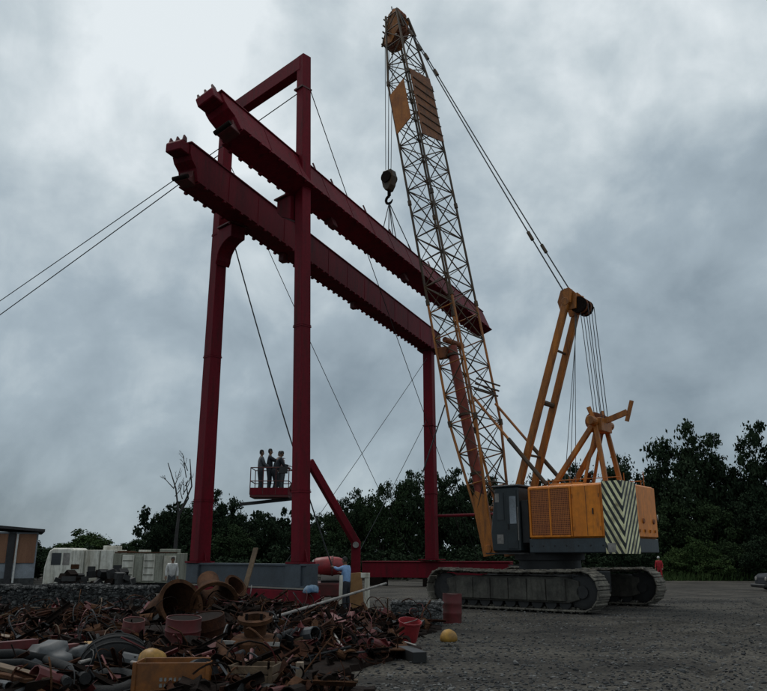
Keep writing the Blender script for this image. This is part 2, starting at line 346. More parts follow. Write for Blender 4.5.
# ------------------------------------------------------------------ ground
from mathutils import noise as mnoise
RUTS = [((16, 34), (3.0, 9)), ((18.6, 33), (5.4, 9)), ((30, 27), (6, 19)), ((30, 29.2), (6, 21.2))]
def gz(x, y):                                           # yard relief: hummocks and wheel ruts
    fade = min(1, max(0, (y - 7) / 3)) * min(1, max(0, (48 - y) / 6)) * min(1, max(0, (24 - abs(x - 5)) / 4))
    if fade <= 0: return 0.0
    z = .08 * mnoise.noise((x * .35, y * .35, 0)) + .028 * mnoise.noise((x * 1.1, y * 1.1, 4)) + .014 * mnoise.noise((x * 3.1, y * 3.1, 9))
    for (ax, ay), (bx_, by_) in RUTS:
        dx, dy = bx_ - ax, by_ - ay; L = math.hypot(dx, dy); t = ((x - ax) * dx + (y - ay) * dy) / L / L
        if 0 < t < 1:
            q = abs((x - ax) * dy - (y - ay) * dx) / L + .12 * mnoise.noise((t * 9, 3, 0)); z += (-.11 * math.exp(-(q / .22) ** 2) + .07 * math.exp(-((q - .42) / .14) ** 2)) * (.6 + .8 * mnoise.noise((x * .8, y * .8, 7)))
    near_track = min(1, max(0, (math.hypot((x - 6.3) / 1.3, y - 30) - 4.5) / 1.5))
    return fade * z * near_track - .012
def build_ground():
    V = []; Fs = []
    xs = [-900, -400, -150, -60, -30] + list(np.arange(-18, 28.01, .17)) + [34, 60, 150, 400, 900]
    ys = [-40, 0] + list(np.arange(7, 26, .13)) + list(np.arange(26, 50, .3)) + [55, 60, 70, 90, 150, 250, 500, 1200]
    for y in ys:
        for x in xs: V.append((x, y, gz(x, y)))
    m_ = len(xs)
    for j in range(len(ys) - 1):
        for i in range(m_ - 1): Fs.append((j * m_ + i, j * m_ + i + 1, (j + 1) * m_ + i + 1, (j + 1) * m_ + i))
    b = MB(); b.add(V, Fs); o = b.build('ground', gravel, smooth=True); tag(o, kind='structure')
build_ground()
def ico_rocks(name, n, place, size, mats, parent=None):
    bm = bmesh.new(); bmesh.ops.create_icosphere(bm, subdivisions=1, radius=1)
    base = np.array([v.co[:] for v in bm.verts]); fc = [[v.index for v in f.verts] for f in bm.faces]; bm.free()
    rg = np.random.default_rng(n); b = MB()
    V = []; Fs = []; mi = []
    for i in range(n):
        p = place(rg); s = size(rg, p)
        pts = base * (1 + rg.uniform(-.3, .3, (len(base), 1))) * np.array([rg.uniform(.7, 1.3), rg.uniform(.7, 1.3), rg.uniform(.45, .9)]) * s
        a = rg.uniform(0, 6.28); c_, s_ = math.cos(a), math.sin(a)
        q = np.stack([pts[:, 0] * c_ - pts[:, 1] * s_, pts[:, 0] * s_ + pts[:, 1] * c_, pts[:, 2]], 1) + np.array(p)
        o = len(V); V += [tuple(x) for x in q]; Fs += [tuple(j + o for j in f) for f in fc]; mi += [int(rg.integers(len(mats)))] * len(fc)
    b.v, b.f, b.mi = V, Fs, mi
    return b.build(name, mats, parent)
def gr_place(rg):
    y = 9.5 + 26 * rg.uniform(0, 1) ** 1.7
    x = rg.uniform(-2.5, 1) * 1.0 + rg.uniform(0, 1) * y * 0.55; return (x, y, gz(x, y) + .004)
tag(ico_rocks('gravel_stones', 9000, gr_place, lambda rg, p: rg.uniform(.012, .035) + (0.05 * rg.uniform(0.3, 1) if rg.uniform() > .985 else 0), [rock, rock, rock_lt, scrap_grey]),
    'loose grey gravel stones strewn over the dark yard', 'gravel', kind='stuff')

# ------------------------------------------------------------------ people
def skin_mesh(joints, edges, radii, sub=1):
    me = bpy.data.meshes.new('tmp'); me.from_pydata([tuple(j) for j in joints], edges, [])
    o = bpy.data.objects.new('tmp', me); COL.objects.link(o)
    md = o.modifiers.new('s', 'SKIN'); md.use_smooth_shade = True
    for i, r in enumerate(radii):
        me.skin_vertices[0].data[i].radius = (r, r) if not isinstance(r, tuple) else r
        me.skin_vertices[0].data[i].use_root = (i == 0)
    s2 = o.modifiers.new('d', 'SUBSURF'); s2.levels = sub
    dg = bpy.context.evaluated_depsgraph_get(); ev = o.evaluated_get(dg)
    res = bpy.data.meshes.new_from_object(ev); bpy.data.objects.remove(o); bpy.data.meshes.remove(me)
    return res
def person(label, loc, face, shirt, trousers, headgear=None, head_m=None, arms=None, lean=0.0, knees=(0, 0), long_sleeve=True, group=None):
    t = thing('person', label, 'person', loc, face, group)
    def T(v):                                              # lean the upper body about the hips (facing +Y)
        v = Vector(v); d = v - Vector((0, 0, .92)); return Vector((0, 0, .92)) + Matrix.Rotation(-lean, 3, 'X') @ d
    A = arms or [((-.24, .02, 1.13), (-.25, .12, .90)), ((.24, .02, 1.13), (.25, .12, .90))]
    J = [(0, 0, .94), T((0, 0, 1.12)), T((0, .01, 1.33)), T((0, 0, 1.47)), T((0, .015, 1.55))]
    Rr = [(.11, .085), (.115, .085), (.145, .10), .058, .06]
    E = [(0, 1), (1, 2), (2, 3), (3, 4)]
    for sgn, kn in ((-1, knees[0]), (1, knees[1])):
        b = len(J); J += [(sgn * .095, 0, .86), (sgn * .11, .03 + kn, .48), (sgn * .12, -.02 - kn * .2, .09), (sgn * .13, .13 - kn * .2, .045)]
        Rr += [.095, .062, .045, .04]; E += [(0, b), (b, b + 1), (b + 1, b + 2), (b + 2, b + 3)]
    wr = []
    for sgn, (el, w) in zip((-1, 1), A):
        b = len(J); J += [T((sgn * .185, 0, 1.40)), T(el), T(w)]; Rr += [.062, .046, .034]; E += [(2, b), (b, b + 1), (b + 1, b + 2)]; wr.append((J[b + 1], J[b + 2]))
    me = skin_mesh(J, E, Rr)
    me.materials.clear(); me.materials.append(skin_m)
    bm = bmesh.new(); bm.from_mesh(me)
    hb = MB(); hc = T((0, .02, 1.63))
    hd = [(.001, -.115), (.045, -.105), (.068, -.06), (.078, 0.0), (.078, .04), (.062, .085), (.03, .11), (.001, .115)]
    hb.lathe(hc, T((0, .02, 2.0)) - hc, hd, n=14)
    fw = (T((0, 1, 1.63)) - T((0, 0, 1.63))).normalized(); upv = (T((0, 0, 2)) - T((0, 0, 1))).normalized()
    hb.cyl(hc + fw * .07 - upv * .02, hc + fw * .10 - upv * .03, .016, .010, 6)                 # nose
    for sx in (-1, 1):
        hb.box(hc + Vector((sx * .08, 0, 0)), (.018, .035, .055)); hb.box(hc + Vector((sx * .03, 0, 0)) + fw * .072 + upv * .01, (.024, .012, .012))
    hb.box(hc + fw * .07 - upv * .062, (.045, .014, .012))
    for el, w in wr:                                                                          # hands: palm, four fingers, thumb
        d = (Vector(w) - Vector(el)).normalized(); sd = d.cross(Z); sd = sd.normalized() if sd.length > .1 else Vector((1, 0, 0)); nn = sd.cross(d)
        p = Vector(w); hb.beam(p - d * .01, p + d * .09, .085, .03, up=nn)
        for k, ln in enumerate((.065, .078, .074, .055)):
            q = p + d * .085 + sd * (.03 - .02 * k); hb.tube([q, q + d * ln * .5 - nn * .008, q + d * ln * .9 - nn * .03], [.009, .008, .006], 5)
        q = p + d * .03 + sd * .042; hb.tube([q, q + d * .03 + sd * .02, q + d * .06 + sd * .02 - nn * .01], [.011, .009, .007], 5)
    tmp = hb.mesh('h', skin_m); bm.from_mesh(tmp); bm.to_mesh(me); bm.free()
    put(me, 'body', t, local=True); 
    # clothing shells
    sj = [(0, 0, .80), J[1], J[2], J[3]]; sr = [(.20, .16), (.175, .135), (.185, .14), .072]; se = [(0, 1), (1, 2), (2, 3)]
    for i in (0, 1):
        b = len(sj); base = 13 + i * 3; sj += [J[base], J[base + 1]]; sr += [.082, .064]; se += [(2, b), (b, b + 1)]
        if long_sleeve: sj.append(J[base + 2]); sr.append(.05); se.append((b + 1, b + 2))
    sm = skin_mesh(sj, se, sr); sm.materials.clear(); sm.materials.append(shirt); put(sm, 'shirt', t, local=True)
    tj = [(0, 0, 1.06), (0, 0, .88)]; tr = [(.16, .12), (.18, .14)]; te = [(0, 1)]
    for i in (0, 1):
        b = len(tj); base = 5 + i * 4; tj += [J[base], J[base + 1], J[base + 2]]; tr += [.112, .082, .066]; te += [(1, b), (b, b + 1), (b + 1, b + 2)]
    tm = skin_mesh(tj, te, tr); tm.materials.clear(); tm.materials.append(trousers); put(tm, 'trousers', t, local=True)
    for i in (0, 1):
        b = MB(); a, toe = Vector(J[7 + i * 4]), Vector(J[8 + i * 4]); b.tube([a + Vector((0, -.06, -.05)), a + Vector((0, .0, -.045)), toe, toe + Vector((0, .06, -.01))], [.042, .05, .046, .03], 8)
        b.build('shoe', black, t, smooth=True, local=True)
    b = MB()
    if headgear == 'helmet':
        b.lathe(hc + upv * .02, upv, [(.118, 0), (.098, .012), (.098, .05), (.075, .105), (.03, .13), (.001, .133)], n=16); b.build('helmet', head_m, t, smooth=True, local=True)
    else:
        b.lathe(hc - fw * .012 + upv * .015, upv, [(.078, -.05), (.086, 0), (.084, .05), (.06, .10), (.001, .118)], n=14); b.build('hair', head_m or hair_m, t, smooth=True, local=True)
    return t

def grp(px, py, Y=None):
    p = ground(px, py) if Y is None else at(px, py, Y); return p
pm = ground(346, 613); pm.z = 0.02
person('person in a light blue shirt reaching up beside the plywood sheet', pm, math.radians(60), blue_sh, dark_cl,
       arms=[((-.20, .16, 1.36), (-.16, .36, 1.45)), ((.22, .1, 1.18), (.2, .3, 1.25))], lean=.08)
pr = ground(660.5, 581); pr.z = 0.0
person('person in red overalls and white helmet behind the crawler crane', pr, math.radians(150), red_cl, red_cl, 'helmet', white_cl)
pw = at(172, 570, 36); pw.z = 0.02
person('person in white clothes beside the derelict white truck', pw, math.radians(200), white_cl, grey_cl, lean=.15)

# ------------------------------------------------------------------ gantry (portal, girders)
PA = at(228, 108, 29.7); PB = at(304, 57, 26.0); PORT_TOP = PB.z
A0 = Vector((PA.x, PA.y, 0)); B0 = Vector((PB.x, PB.y, 0))
Bb = Vector((-2.72, 25.9, 0))                                     # foot of the nearer leg
pdir = (A0 - B0).normalized(); gdir = Vector((0.425, 0.905, 0)).normalized(); gperp = Vector((-gdir.y, gdir.x, 0))
SILL = 1.55
def box_leg(b, p0, p1, w0, w1, side):
    # tapering box column whose faces follow `side`
    p0, p1 = Vector(p0), Vector(p1); s = Vector(side).normalized(); q = Vector((-s.y, s.x, 0)); V = []
    for p, w in ((p0, w0), (p1, w1)):
        V += [p + s * (a * w / 2) + q * (c * w / 2) for a, c in ((-1, -1), (1, -1), (1, 1), (-1, 1))]
    b.add(V, [(3, 2, 1, 0), (4, 5, 6, 7), (0, 1, 5, 4), (1, 2, 6, 5), (2, 3, 7, 6), (3, 0, 4, 7)])
def portal():
    t = thing('gantry_portal', 'tall dark red steel portal frame straddling the two hoisted girders', 'gantry', (A0 + Bb) / 2)
    for (foot, top, w0, w1, lab, r_) in ((A0, A0 + Z * (PORT_TOP - .36), (.56), .44, 'farther leg with curved bracket', 1), (Bb, B0 + Z * PORT_TOP, .46, .40, None, 2)):
        b = MB(); box_leg(b, foot + Z * (SILL + .06), top, w0, w1, pdir); o = b.build('leg', red, t, bevel=.015)
        if lab: o['label'] = lab
        # welded edge strips, splice flanges
        for zf in (.12, .42, .70):
            c = (foot + Z * SILL).lerp(top, zf); w = w0 + (w1 - w0) * zf
            b = MB(); s = pdir; q = Vector((-s.y, s.x, 0)); m3 = Matrix((s, q, Z)).transposed(); b.box(c, (w + .035, w + .035, .05), m3); b.box(c + Z * .06, (w + .02, w + .02, .03), m3); b.build('splice_flange', red, o)
        b = MB(); s = pdir; q = Vector((-s.y, s.x, 0)); m3 = Matrix((s, q, Z)).transposed(); b.box(foot + Z * (SILL + .03), (w0 + .24, w0 + .24, .06), m3)
        for sx in (-1, 1):
            b.prism([(w0 / 2, 0), (w0 / 2 + .14, 0), (w0 / 2, .4)], foot + Z * (SILL + .06), s * sx, Z, q, -.02, .02)
        b.build('base_plate', red, o)
    # top cross beam
    b = MB(); b.beam(B0 + Z * (PORT_TOP - .33), A0 + Z * (PORT_TOP - .33) + pdir * .2, .42, .62); b.build('top_beam', red, t, bevel=.015)
    b = MB(); q = Vector((-pdir.y, pdir.x, 0))
    # collar near the top of the near leg with cable eyes
    c = B0 + Z * (PORT_TOP - 1.5); m3 = Matrix((pdir, q, Z)).transposed(); b.box(c, (.50, .50, .07), m3); b.build('cable_collar', red_old, t)
    # brackets carrying the girders
    zb = 15.0
    fr = (zb) / PORT_TOP
    lp = Bb.lerp(B0, fr)
    b = MB(); b.prism([(.30, 0), (1.15, 0), (1.15, -.45), (.85, -.75), (.30, -1.0)], lp + Z * (zb - .13), pdir, Z, q, -.32, .32); br = b.build('bracket', red, t, bevel=.02)
    b = MB(); b.box(lp + pdir * .75 + Z * (zb - .06), (1.0, .8, .06), m3)
    for k in range(4): b.cyl(lp + pdir * (.5 + .18 * k) + q * -.34 + Z * (zb - .3), lp + pdir * (.5 + .18 * k) + q * -.37 + Z * (zb - .3), .035)
    b.build('bearing_plate', red_old, br)
    b = MB(); arc = [(.30, 0), (1.35, 0), (1.35, -.55)] + [(1.35 - .95 * math.sin(a), -.55 - .75 * (1 - math.cos(a))) for a in np.linspace(.2, math.pi / 2, 7)] + [(.30, -1.5)]
    b.prism(arc, A0 + Z * (zb - .13), -pdir, Z, q, -.34, .34); br = b.build('bracket', red, t, bevel=.02)
    b = MB(); b.box(A0 - pdir * .9 + Z * (zb - .06), (1.0, .85, .06), m3); b.build('bearing_plate', red_old, br)
    # sill: grey beam between the feet and red bogie beam beneath it
    sa, sb = A0 + pdir * .5, Bb - pdir * .6
    b = MB(); b.beam(sa + Z * (SILL - .37), sb + Z * (SILL - .37), .5, .62); b.beam(sa + Z * (SILL - .03), sb + Z * (SILL - .03), .62, .06); b.beam(sa + Z * (SILL - .71), sb + Z * (SILL - .71), .62, .06)
    o = b.build('sill_beam', steel_grey, t)
    for k in range(8):
        c = sa.lerp(sb, (k + .5) / 8)
        b = MB(); b.box(c + Z * (SILL - .37) - q * .275, (.03, .05, .60), m3); b.build('stiffener', steel_grey, o)
    for c in (A0, Bb):
        b = MB(); b.box(c + Z * (SILL - .37), (.8, .66, .72), m3); b.build('pedestal', steel_grey, t, bevel=.02)
    b = MB(); b.beam(sa + Z * .42, sb - pdir * .1 + Z * .42, .6, .62); b.build('bogie_beam', red, t, bevel=.02)
    for c in (A0, Bb):
        b = MB(); b.box(c + Z * .06, (.9, .9, .12), m3); b.build('footing', rust3, t)
    return t
portal()
GP = {}
ROLL1 = math.radians(-22)
def girder(key, label, near, far, zbot=15.0, w=.82, h=1.3, posts=(), roll=0.0):
    near, far = Vector(near), Vector(far); L = (far - near).length; d = (far - near).normalized(); q = Vector((-d.y, d.x, 0))
    t = thing('box_girder', label, 'girder', Vector((near.x, near.y, zbot)), group='girders of the gantry being erected')
    # side profile with the stepped, cut-back near end
    prof = [(.45, .0), (L - .1, .0), (L, .25), (L, h), (-.05, h), (-.05, h - .42), (.05, h - .62), (.32, .48)]
    b = MB(); b.prism(prof, near + Z * zbot, d, Z, q, -w / 2, w / 2); web = b.build('box_web', red, t, bevel=.012)
    # flanges
    b = MB(); b.prism([(.5, -.05), (L, -.05), (L, -.003), (.5, -.003)], near + Z * zbot, d, Z, q, -w / 2 - .07, w / 2 + .07); b.build('bottom_flange', red, t)
    b = MB(); b.prism([(-.1, .003), (L + .05, .003), (L + .05, .05), (-.1, .05)], near + Z * (zbot + h), d, Z, q, -w / 2 - .05, w / 2 + .05); b.build('top_flange', red, t)
    b = MB(); b.prism([(.2, .053), (L - .2, .053), (L - .2, .17), (.2, .17)], near + Z * (zbot + h), d, Z, q, .1, .18); b.build('crane_rail', rust, t)
    # rail clamps and flange stiffeners - small teeth along the lower edge
    tooth = MB(); m3 = Matrix((d, q, Z)).transposed(); tooth.box((0, 0, 0), (.13, .10, .09), m3); tm = tooth.mesh('flange_lug', red)
    n = int(L / .60)
    for i in range(n):
        for sy in (-1, 1):
            p = near + d * (.9 + i * (L - 1.2) / n) + q * (sy * (w / 2 + .045)) + Z * (zbot - .097)
            put(tm, 'flange_lug', t, Matrix.Translation(p))
    # web stiffener ribs, alternate panels
    rb = MB(); rb.box((0, 0, 0), (.02, .012, h - .12), m3); rm = rb.mesh('web_rib', red)
    for i in range(1, 13):
        for sy in (-1, 1):
            put(rm, 'web_rib', t, Matrix.Translation(near + d * (i * L / 13 + .3) + q * (sy * (w / 2 + .0065)) + Z * (zbot + h / 2)))
    # near end: seat block, bolted lug plates, pin, buffer
    b = MB(); b.prism([(-.55, -.46), (-.05, -.46), (-.05, -.02), (-.45, -.02), (-.55, -.12)], near + Z * (zbot + h), d, Z, q, -w * .42, w * .42); b.build('end_seat', red, t, bevel=.03)
    for sy in (-1, 0, 1):
        b = MB(); b.prism([(-.42, 0.0), (-.2, 0), (-.22, .16), (-.36, .22)], near + Z * (zbot + h - .015), d, Z, q, sy * .3 - .03, sy * .3 + .03); b.build('lug_plate', red_old, t)
    b = MB(); b.prism([(.0, -.08), (.5, -.14), (.5, .40), (.3, .42), (.24, .12), (0, .09)], near + Z * zbot, d, Z, q, -w * .36, w * .36); b.build('end_shoe', red_old, t, bevel=.02)
    b = MB(); b.cyl(near + d * -.02 + q * (-w * .40) + Z * (zbot + .02), near + d * -.02 + q * (w * .40) + Z * (zbot + .02), .085, n=12); b.build('buffer_pin', rust3, t, smooth=True)
    b = MB(); b.prism([(L, .25), (L + .35, .45), (L + .35, .95), (L, 1.2)], near + Z * zbot, d, Z, q, -w * .38, w * .38); b.build('end_seat', red, t, bevel=.03)
    for s in posts:
        p = near + d * s - q * (w / 2 - .1) + Z * (zbot + h + .05)
        rod('post', p, p + Z * (.55 + .25 * R.random()), .035, red_old, t)
    for s in (L * .28, L * .55):
        b = MB(); b.box(near + d * s + q * (w * .3) + Z * (zbot - .24), (.35, .28, .38), m3); b.build('hanger_lug', red_old, t, bevel=.02)
    if roll:                                            # hangs slightly rolled in its slings: turn every part about the girder axis
        ctr = near + Z * (zbot + h / 2); rm4 = Matrix.Translation(ctr) @ Matrix.Rotation(roll, 4, d) @ Matrix.Translation(-ctr)
        for ch in PARTS[t.name]: ch.matrix_basis = rm4 @ ch.matrix_basis
    GP[key] = (near, far, d, q, zbot, h, w)
    return t
def at_z(px, py, z): d = ray(px, py); return Vector((0, 0, CAM_H)) + d * ((z - CAM_H) / d.z)
def flat(v): return Vector((v.x, v.y, 0))
n1, f1 = flat(at_z(218, 114, 15.65)), flat(at_z(481, 324, 15.65))
n2, f2 = flat(at_z(182, 162, 15.65)), flat(at_z(435, 345, 15.65))
print('girders', n1, f1, (f1 - n1).length, n2, f2, (f2 - n2).length)
girder('up', 'dark red box girder hanging from the crane hook, upper of the two', n1, f1, posts=(6.2, 7.6, 10.6, 13.2, 15.5, 18, 21), roll=ROLL1)
girder('low', 'dark red box girder resting on the far single leg, lower of the two', n2, f2, posts=())
def far_leg():
    near, far, d, q, zb, h, w = GP['low']
    c = far - d * 1.3
    t = thing('support_column', 'single dark red far column under the end of the lower girder', 'column', c)
    b = MB(); box_leg(b, c + Z * (SILL + .06), c + Z * (zb - .13), .66, .60, d); o = b.build('column', red, t, bevel=.015)
    m3 = Matrix((d, q, Z)).transposed()
    for zf in (.3, .62):
        b = MB(); b.box(c + Z * (SILL + (zb - SILL) * zf), (.72, .72, .06), m3); b.build('splice_flange', red, o)
    b = MB(); b.box(c + Z * (SILL + .03), (1.3, 1.3, .06), m3); b.build('base_plate', red, t)
    b = MB(); b.box(c + Z * (zb - .095), (1.1, 1.2, .07), m3); b.build('bearing_plate', red_old, t)
    b = MB(); b.beam(c + q * 4.6 + Z * .95, c - q * 5.0 + Z * .95, .7, .9); b.beam(c + q * 4.6 + Z * 1.45, c - q * 5.0 + Z * 1.45, .85, .09); b.build('sill_beam', red, t, bevel=.02)
    for s in (-3.6, 0, 3.6):
        b = MB(); b.box(c + q * s + Z * .25, (1.0, .9, .5), m3); b.build('footing', rust3, t, bevel=.02)
    p0 = c - q * .45 + Z * 4.2; b = MB(); rod('brace', p0, p0 - q * 4.6 + Z * .05, .09, red, t)
far_leg()

# ------------------------------------------------------------------ crawler crane
U = Vector((-.78, .626, 0)).normalized(); C0 = Vector((6.5, 29.6, 0))
crane = thing('crawler_crane', 'orange lattice boom crawler crane with black and yellow chevrons on its rear corner', 'crane', C0, math.atan2(U.y, U.x))
def cput(b, name, m_, parent=None, **k): return b.build(name, m_, parent or crane, local=True, **k)
def crod(name, p0, p1, r, m_, parent=None, n=8): return rod(name, p0, p1, r, m_, parent or crane, True, n)
def track(sy):
    yc = 2.62 * sy; x0, x1, rz = -2.25, 3.15, .66       # sprocket centres
    b = MB(); pts = []
    # side frame
    b.prism([(x0 + .1, .42), (x0 + .5, .30), (x1 - .5, .30), (x1 - .1, .42), (x1 - .1, 1.0), (x1 - .6, 1.12), (x0 + .6, 1.12), (x0 + .1, 1.0)], (0, yc, 0), (1, 0, 0), (0, 0, 1), (0, 1, 0), -.26, .26)
    tr = cput(b, 'track_frame', muddy, bevel=.02)
    # cover plates on the outside of the frame
    for k in range(6):
        b = MB(); xa = x0 + .55 + k * (x1 - x0 - 1.1) / 6; b.bx(xa + .015, xa + (x1 - x0 - 1.1) / 6 - .015, yc + sy * .26, yc + sy * .33, .36, 1.06); cput(b, 'cover_plate', muddy, tr, bevel=.012)
    for xs, nm, nt in ((x0, 'sprocket', 14), (x1, 'idler_wheel', 0)):
        b = MB(); b.lathe((xs, yc - .18, rz), (0, 1, 0), [(.001, 0), (.46, 0), (.54, .04), (.54, .32), (.46, .36), (.2, .36), (.2, .44), (.001, .44)], n=24)
        for k in range(nt):
            a = 2 * math.pi * k / nt; b.box((xs + .55 * math.cos(a), yc, rz + .55 * math.sin(a)), (.09, .2, .09), Matrix.Rotation(-a, 3, 'Y'))
        cput(b, nm, steel_dk, tr, smooth=True)
    for k in range(9):
        b = MB(); xa = x0 + .65 + k * (x1 - x0 - 1.3) / 8; b.lathe((xa, yc - .2, .30), (0, 1, 0), [(.001, 0), (.21, 0), (.21, .1), (.15, .12), (.15, .28), (.21, .3), (.21, .4), (.001, .4)], n=14); cput(b, 'road_wheel', steel_dk, tr, smooth=True)
    # shoes round the loop
    path = []; rr = .63; step = .30
    L1 = x1 - x0; per = 2 * L1 + 2 * math.pi * rr; n = round(per / step); sm = MB()
    sm.box((0, 0, .0), (step * .93, .92, .055)); sm.box((0, 0, .045), (.07, .88, .05)); sm.box((step * .3, 0, -.06), (.1, .2, .07)); sm.box((-step * .3, 0, -.06), (.1, .2, .07))
    me = sm.mesh('track_shoe', shoe_m, bevel=.012)
    for k in range(n):
        s = per * (k + .3) / n
        if s < L1: p = (x0 + s, rz + rr); a = 0; p = (p[0], p[1] - .05 * math.sin(math.pi * s / L1) - .02 * math.sin(6 * math.pi * s / L1) ** 2)
        elif s < L1 + math.pi * rr: q = (s - L1) / rr; p = (x1 + rr * math.sin(q), rz + rr * math.cos(q)); a = q
        elif s < 2 * L1 + math.pi * rr: p = (x1 - (s - L1 - math.pi * rr), rz - rr); a = math.pi
        else: q = (s - 2 * L1 - math.pi * rr) / rr; p = (x0 - rr * math.sin(q), rz - rr * math.cos(q)); a = math.pi + q
        put(me, 'track_shoe', tr, Matrix.Translation((p[0], yc, p[1] + .04)) @ Matrix.Rotation(a, 4, 'Y'), True)
    return tr
track(1); track(-1)
def carbody():
    b = MB(); b.bx(-1.1, 1.9, -2.3, 2.3, .55, 1.15); b.bx(-1.6, 2.4, -1.1, 1.1, .5, 1.25); cput(b, 'carbody', steel_dk, bevel=.03)
    b = MB(); b.lathe((.3, 0, 1.2), (0, 0, 1), [(.001, 0), (1.15, 0), (1.15, .45), (1.3, .46), (1.3, .7), (.001, .7)], n=36); cput(b, 'slewing_ring', black, smooth=True)
carbody()
HX0, HX1, HW, HZ0, HZ1 = -3.3, .25, 1.6, 1.9, 4.27
def house():
    b = MB(); b.bx(HX0 + .02, 2.5, -HW + .04, HW - .9, HZ0, HZ0 + .35); b.bx(HX0 + .02, HX1, -HW + .04, HW - .04, HZ0, HZ0 + .35); cput(b, 'deck', steel_dk, bevel=.02)
    b = MB(); b.bx(HX0, HX1, -HW, HW, HZ0 + .50, HZ1); h = cput(b, 'engine_house', orange, bevel=.06)
    b = MB(); b.bx(HX0 - .01, HX1 + .01, -HW - .012, HW + .012, HZ0, HZ0 + .495); cput(b, 'skirt', skirt, h, bevel=.03)
    # near-side panels: two perforated grilles, plain doors
    def panel(x0, x1, z0, z1, m_, nm, uv=False):
        b = MB(); b.bx(x0, x1, HW + .003, HW + .035, z0, z1); me = b.mesh(nm, m_, bevel=.008)
        if uv:
            ul = me.uv_layers.new(name='UVMap')
            for lp in me.loops: c = me.vertices[lp.vertex_index].co; ul.data[lp.index].uv = (c.x, c.z)
        o = put(me, nm, h, None, True); return o
    panel(-.62, .10, HZ0 + .62, HZ1 - .14, grille_m, 'grille_panel', True)
    panel(-1.40, -.68, HZ0 + .62, HZ1 - .14, grille_m, 'grille_panel', True)
    d1 = panel(-2.56, -1.50, HZ0 + .55, HZ1 - .08, orange, 'door')
    b = MB(); b.bx(-2.30, -2.26, HW + .035, HW + .07, 3.2, 3.4); cput(b, 'handle', black, h)
    for xx in (-1.45, -.65, .15):
        b = MB(); b.bx(xx - .03, xx + .03, HW + .004, HW + .06, HZ0 + .55, HZ1 - .08); cput(b, 'panel_post', orange, h, bevel=.01)
    for zz in (HZ0 + .58, HZ1 - .10):
        b = MB(); b.bx(-1.40, .12, HW + .004, HW + .05, zz - .025, zz + .025); cput(b, 'panel_rail', orange, h)
    for zz in (HZ0 + .75, HZ1 - .5):
        for xx in (-1.53, -2.52):
            b = MB(); b.bx(xx - .02, xx + .02, HW + .036, HW + .055, zz, zz + .14); cput(b, 'hinge', orange_dk, h)
    b = MB(); b.bx(-2.045, -2.03, HW + .036, HW + .0385, HZ0 + .58, HZ1 - .1); cput(b, 'door_seam', black, h)
    for k in range(7):
        b = MB(); b.lathe((HX0 + .75 + k * .45, HW + .014, HZ0 + .25), (0, 1, 0), [(.001, .02), (.022, .02), (.03, 0)], n=8); cput(b, 'bolt', steel_dk, h)
    for yy in (-1.2, .9):
        crod('roof_rail', (HX0 + .25, yy, HZ1 + .22), (-.2, yy, HZ1 + .22), .018, orange_dk, h)
        for k in range(4): crod('roof_rail_post', (HX0 + .3 + k * .9, yy, HZ1), (HX0 + .3 + k * .9, yy, HZ1 + .22), .015, orange_dk, h)
    # roof items
    b = MB(); b.bx(-1.6, -.3, -1.0, .9, HZ1 + .003, HZ1 + .12); cput(b, 'roof_hatch', orange, h, bevel=.03)
    b = MB(); b.cyl((-.9, -1.2, HZ1), (-.9, -1.2, HZ1 + .5), .09, n=12); b.cyl((-.9, -1.2, HZ1 + .5), (-1.05, -1.2, HZ1 + .62), .08, n=12); cput(b, 'exhaust_pipe', rust, h)
    for k in range(5):
        crod('rail_post', (HX0 + .3 + k * .75, -1.5, HZ1), (HX0 + .3 + k * .75, -1.5, HZ1 + .6), .02, orange_dk, h)
    # chevrons wrapping the near rear corner: side sheet and rear sheet
    CT_ = HZ1 + .03; CB = HZ0 - .03
    for side in (0, 1):
        b = MB()
        if side == 0: b.bx(HX0 - .04, HX0 + .64, HW + .036, HW + .06, CB, CT_)
        else: b.bx(HX0 - .062, HX0 - .042, HW - 1.25, HW + .058, CB, CT_)
        me = b.mesh('chevron_panel', chev); ul = me.uv_layers.new(name='UVMap')
        for lp in me.loops:
            c = me.vertices[lp.vertex_index].co; ul.data[lp.index].uv = ((c.x - HX0 + .04) if side == 0 else (HW + .058 - c.y) * .72, c.z)
        put(me, 'chevron_panel', h, None, True)
    b = MB(); b.bx(HX0 + .28, HX0 + .56, HW + .063, HW + .072, CB + .05, CB + .35); cput(b, 'notice_plate', pale, h)
    # rear: counterweight face with two lamps, seam and lifting lugs
    b = MB(); b.bx(HX0 - .035, HX0 - .004, -HW + .03, HW - 1.30, HZ0 + .55, HZ1 - .05); cput(b, 'counterweight_face', orange, h, bevel=.012)
    for y in (-1.2, -.2):
        b = MB(); b.lathe((HX0 - .036, y, 3.0), (-1, 0, 0), [(.001, .04), (.08, .04), (.1, 0)], n=14); cput(b, 'rear_lamp', rust_or, h)
    b = MB(); b.lathe((HX0 + .05, -HW - .22, 3.15), (-.6, -.2, 0), [(.001, 0), (.12, .01), (.12, .05), (.001, .06)], n=16); cput(b, 'mirror', pale, h); crod('mirror_arm', (HX0 + .1, -HW, 3.2), (HX0 + .04, -HW - .22, 3.16), .015, black, h)
    for k in range(4):
        b = MB(); b.bx(HX0 - .08, HX0 - .03, -1.3 + k * .5, -1.24 + k * .5, HZ0 + .7, HZ0 + .8); cput(b, 'lifting_lug', orange_dk, h)
house()
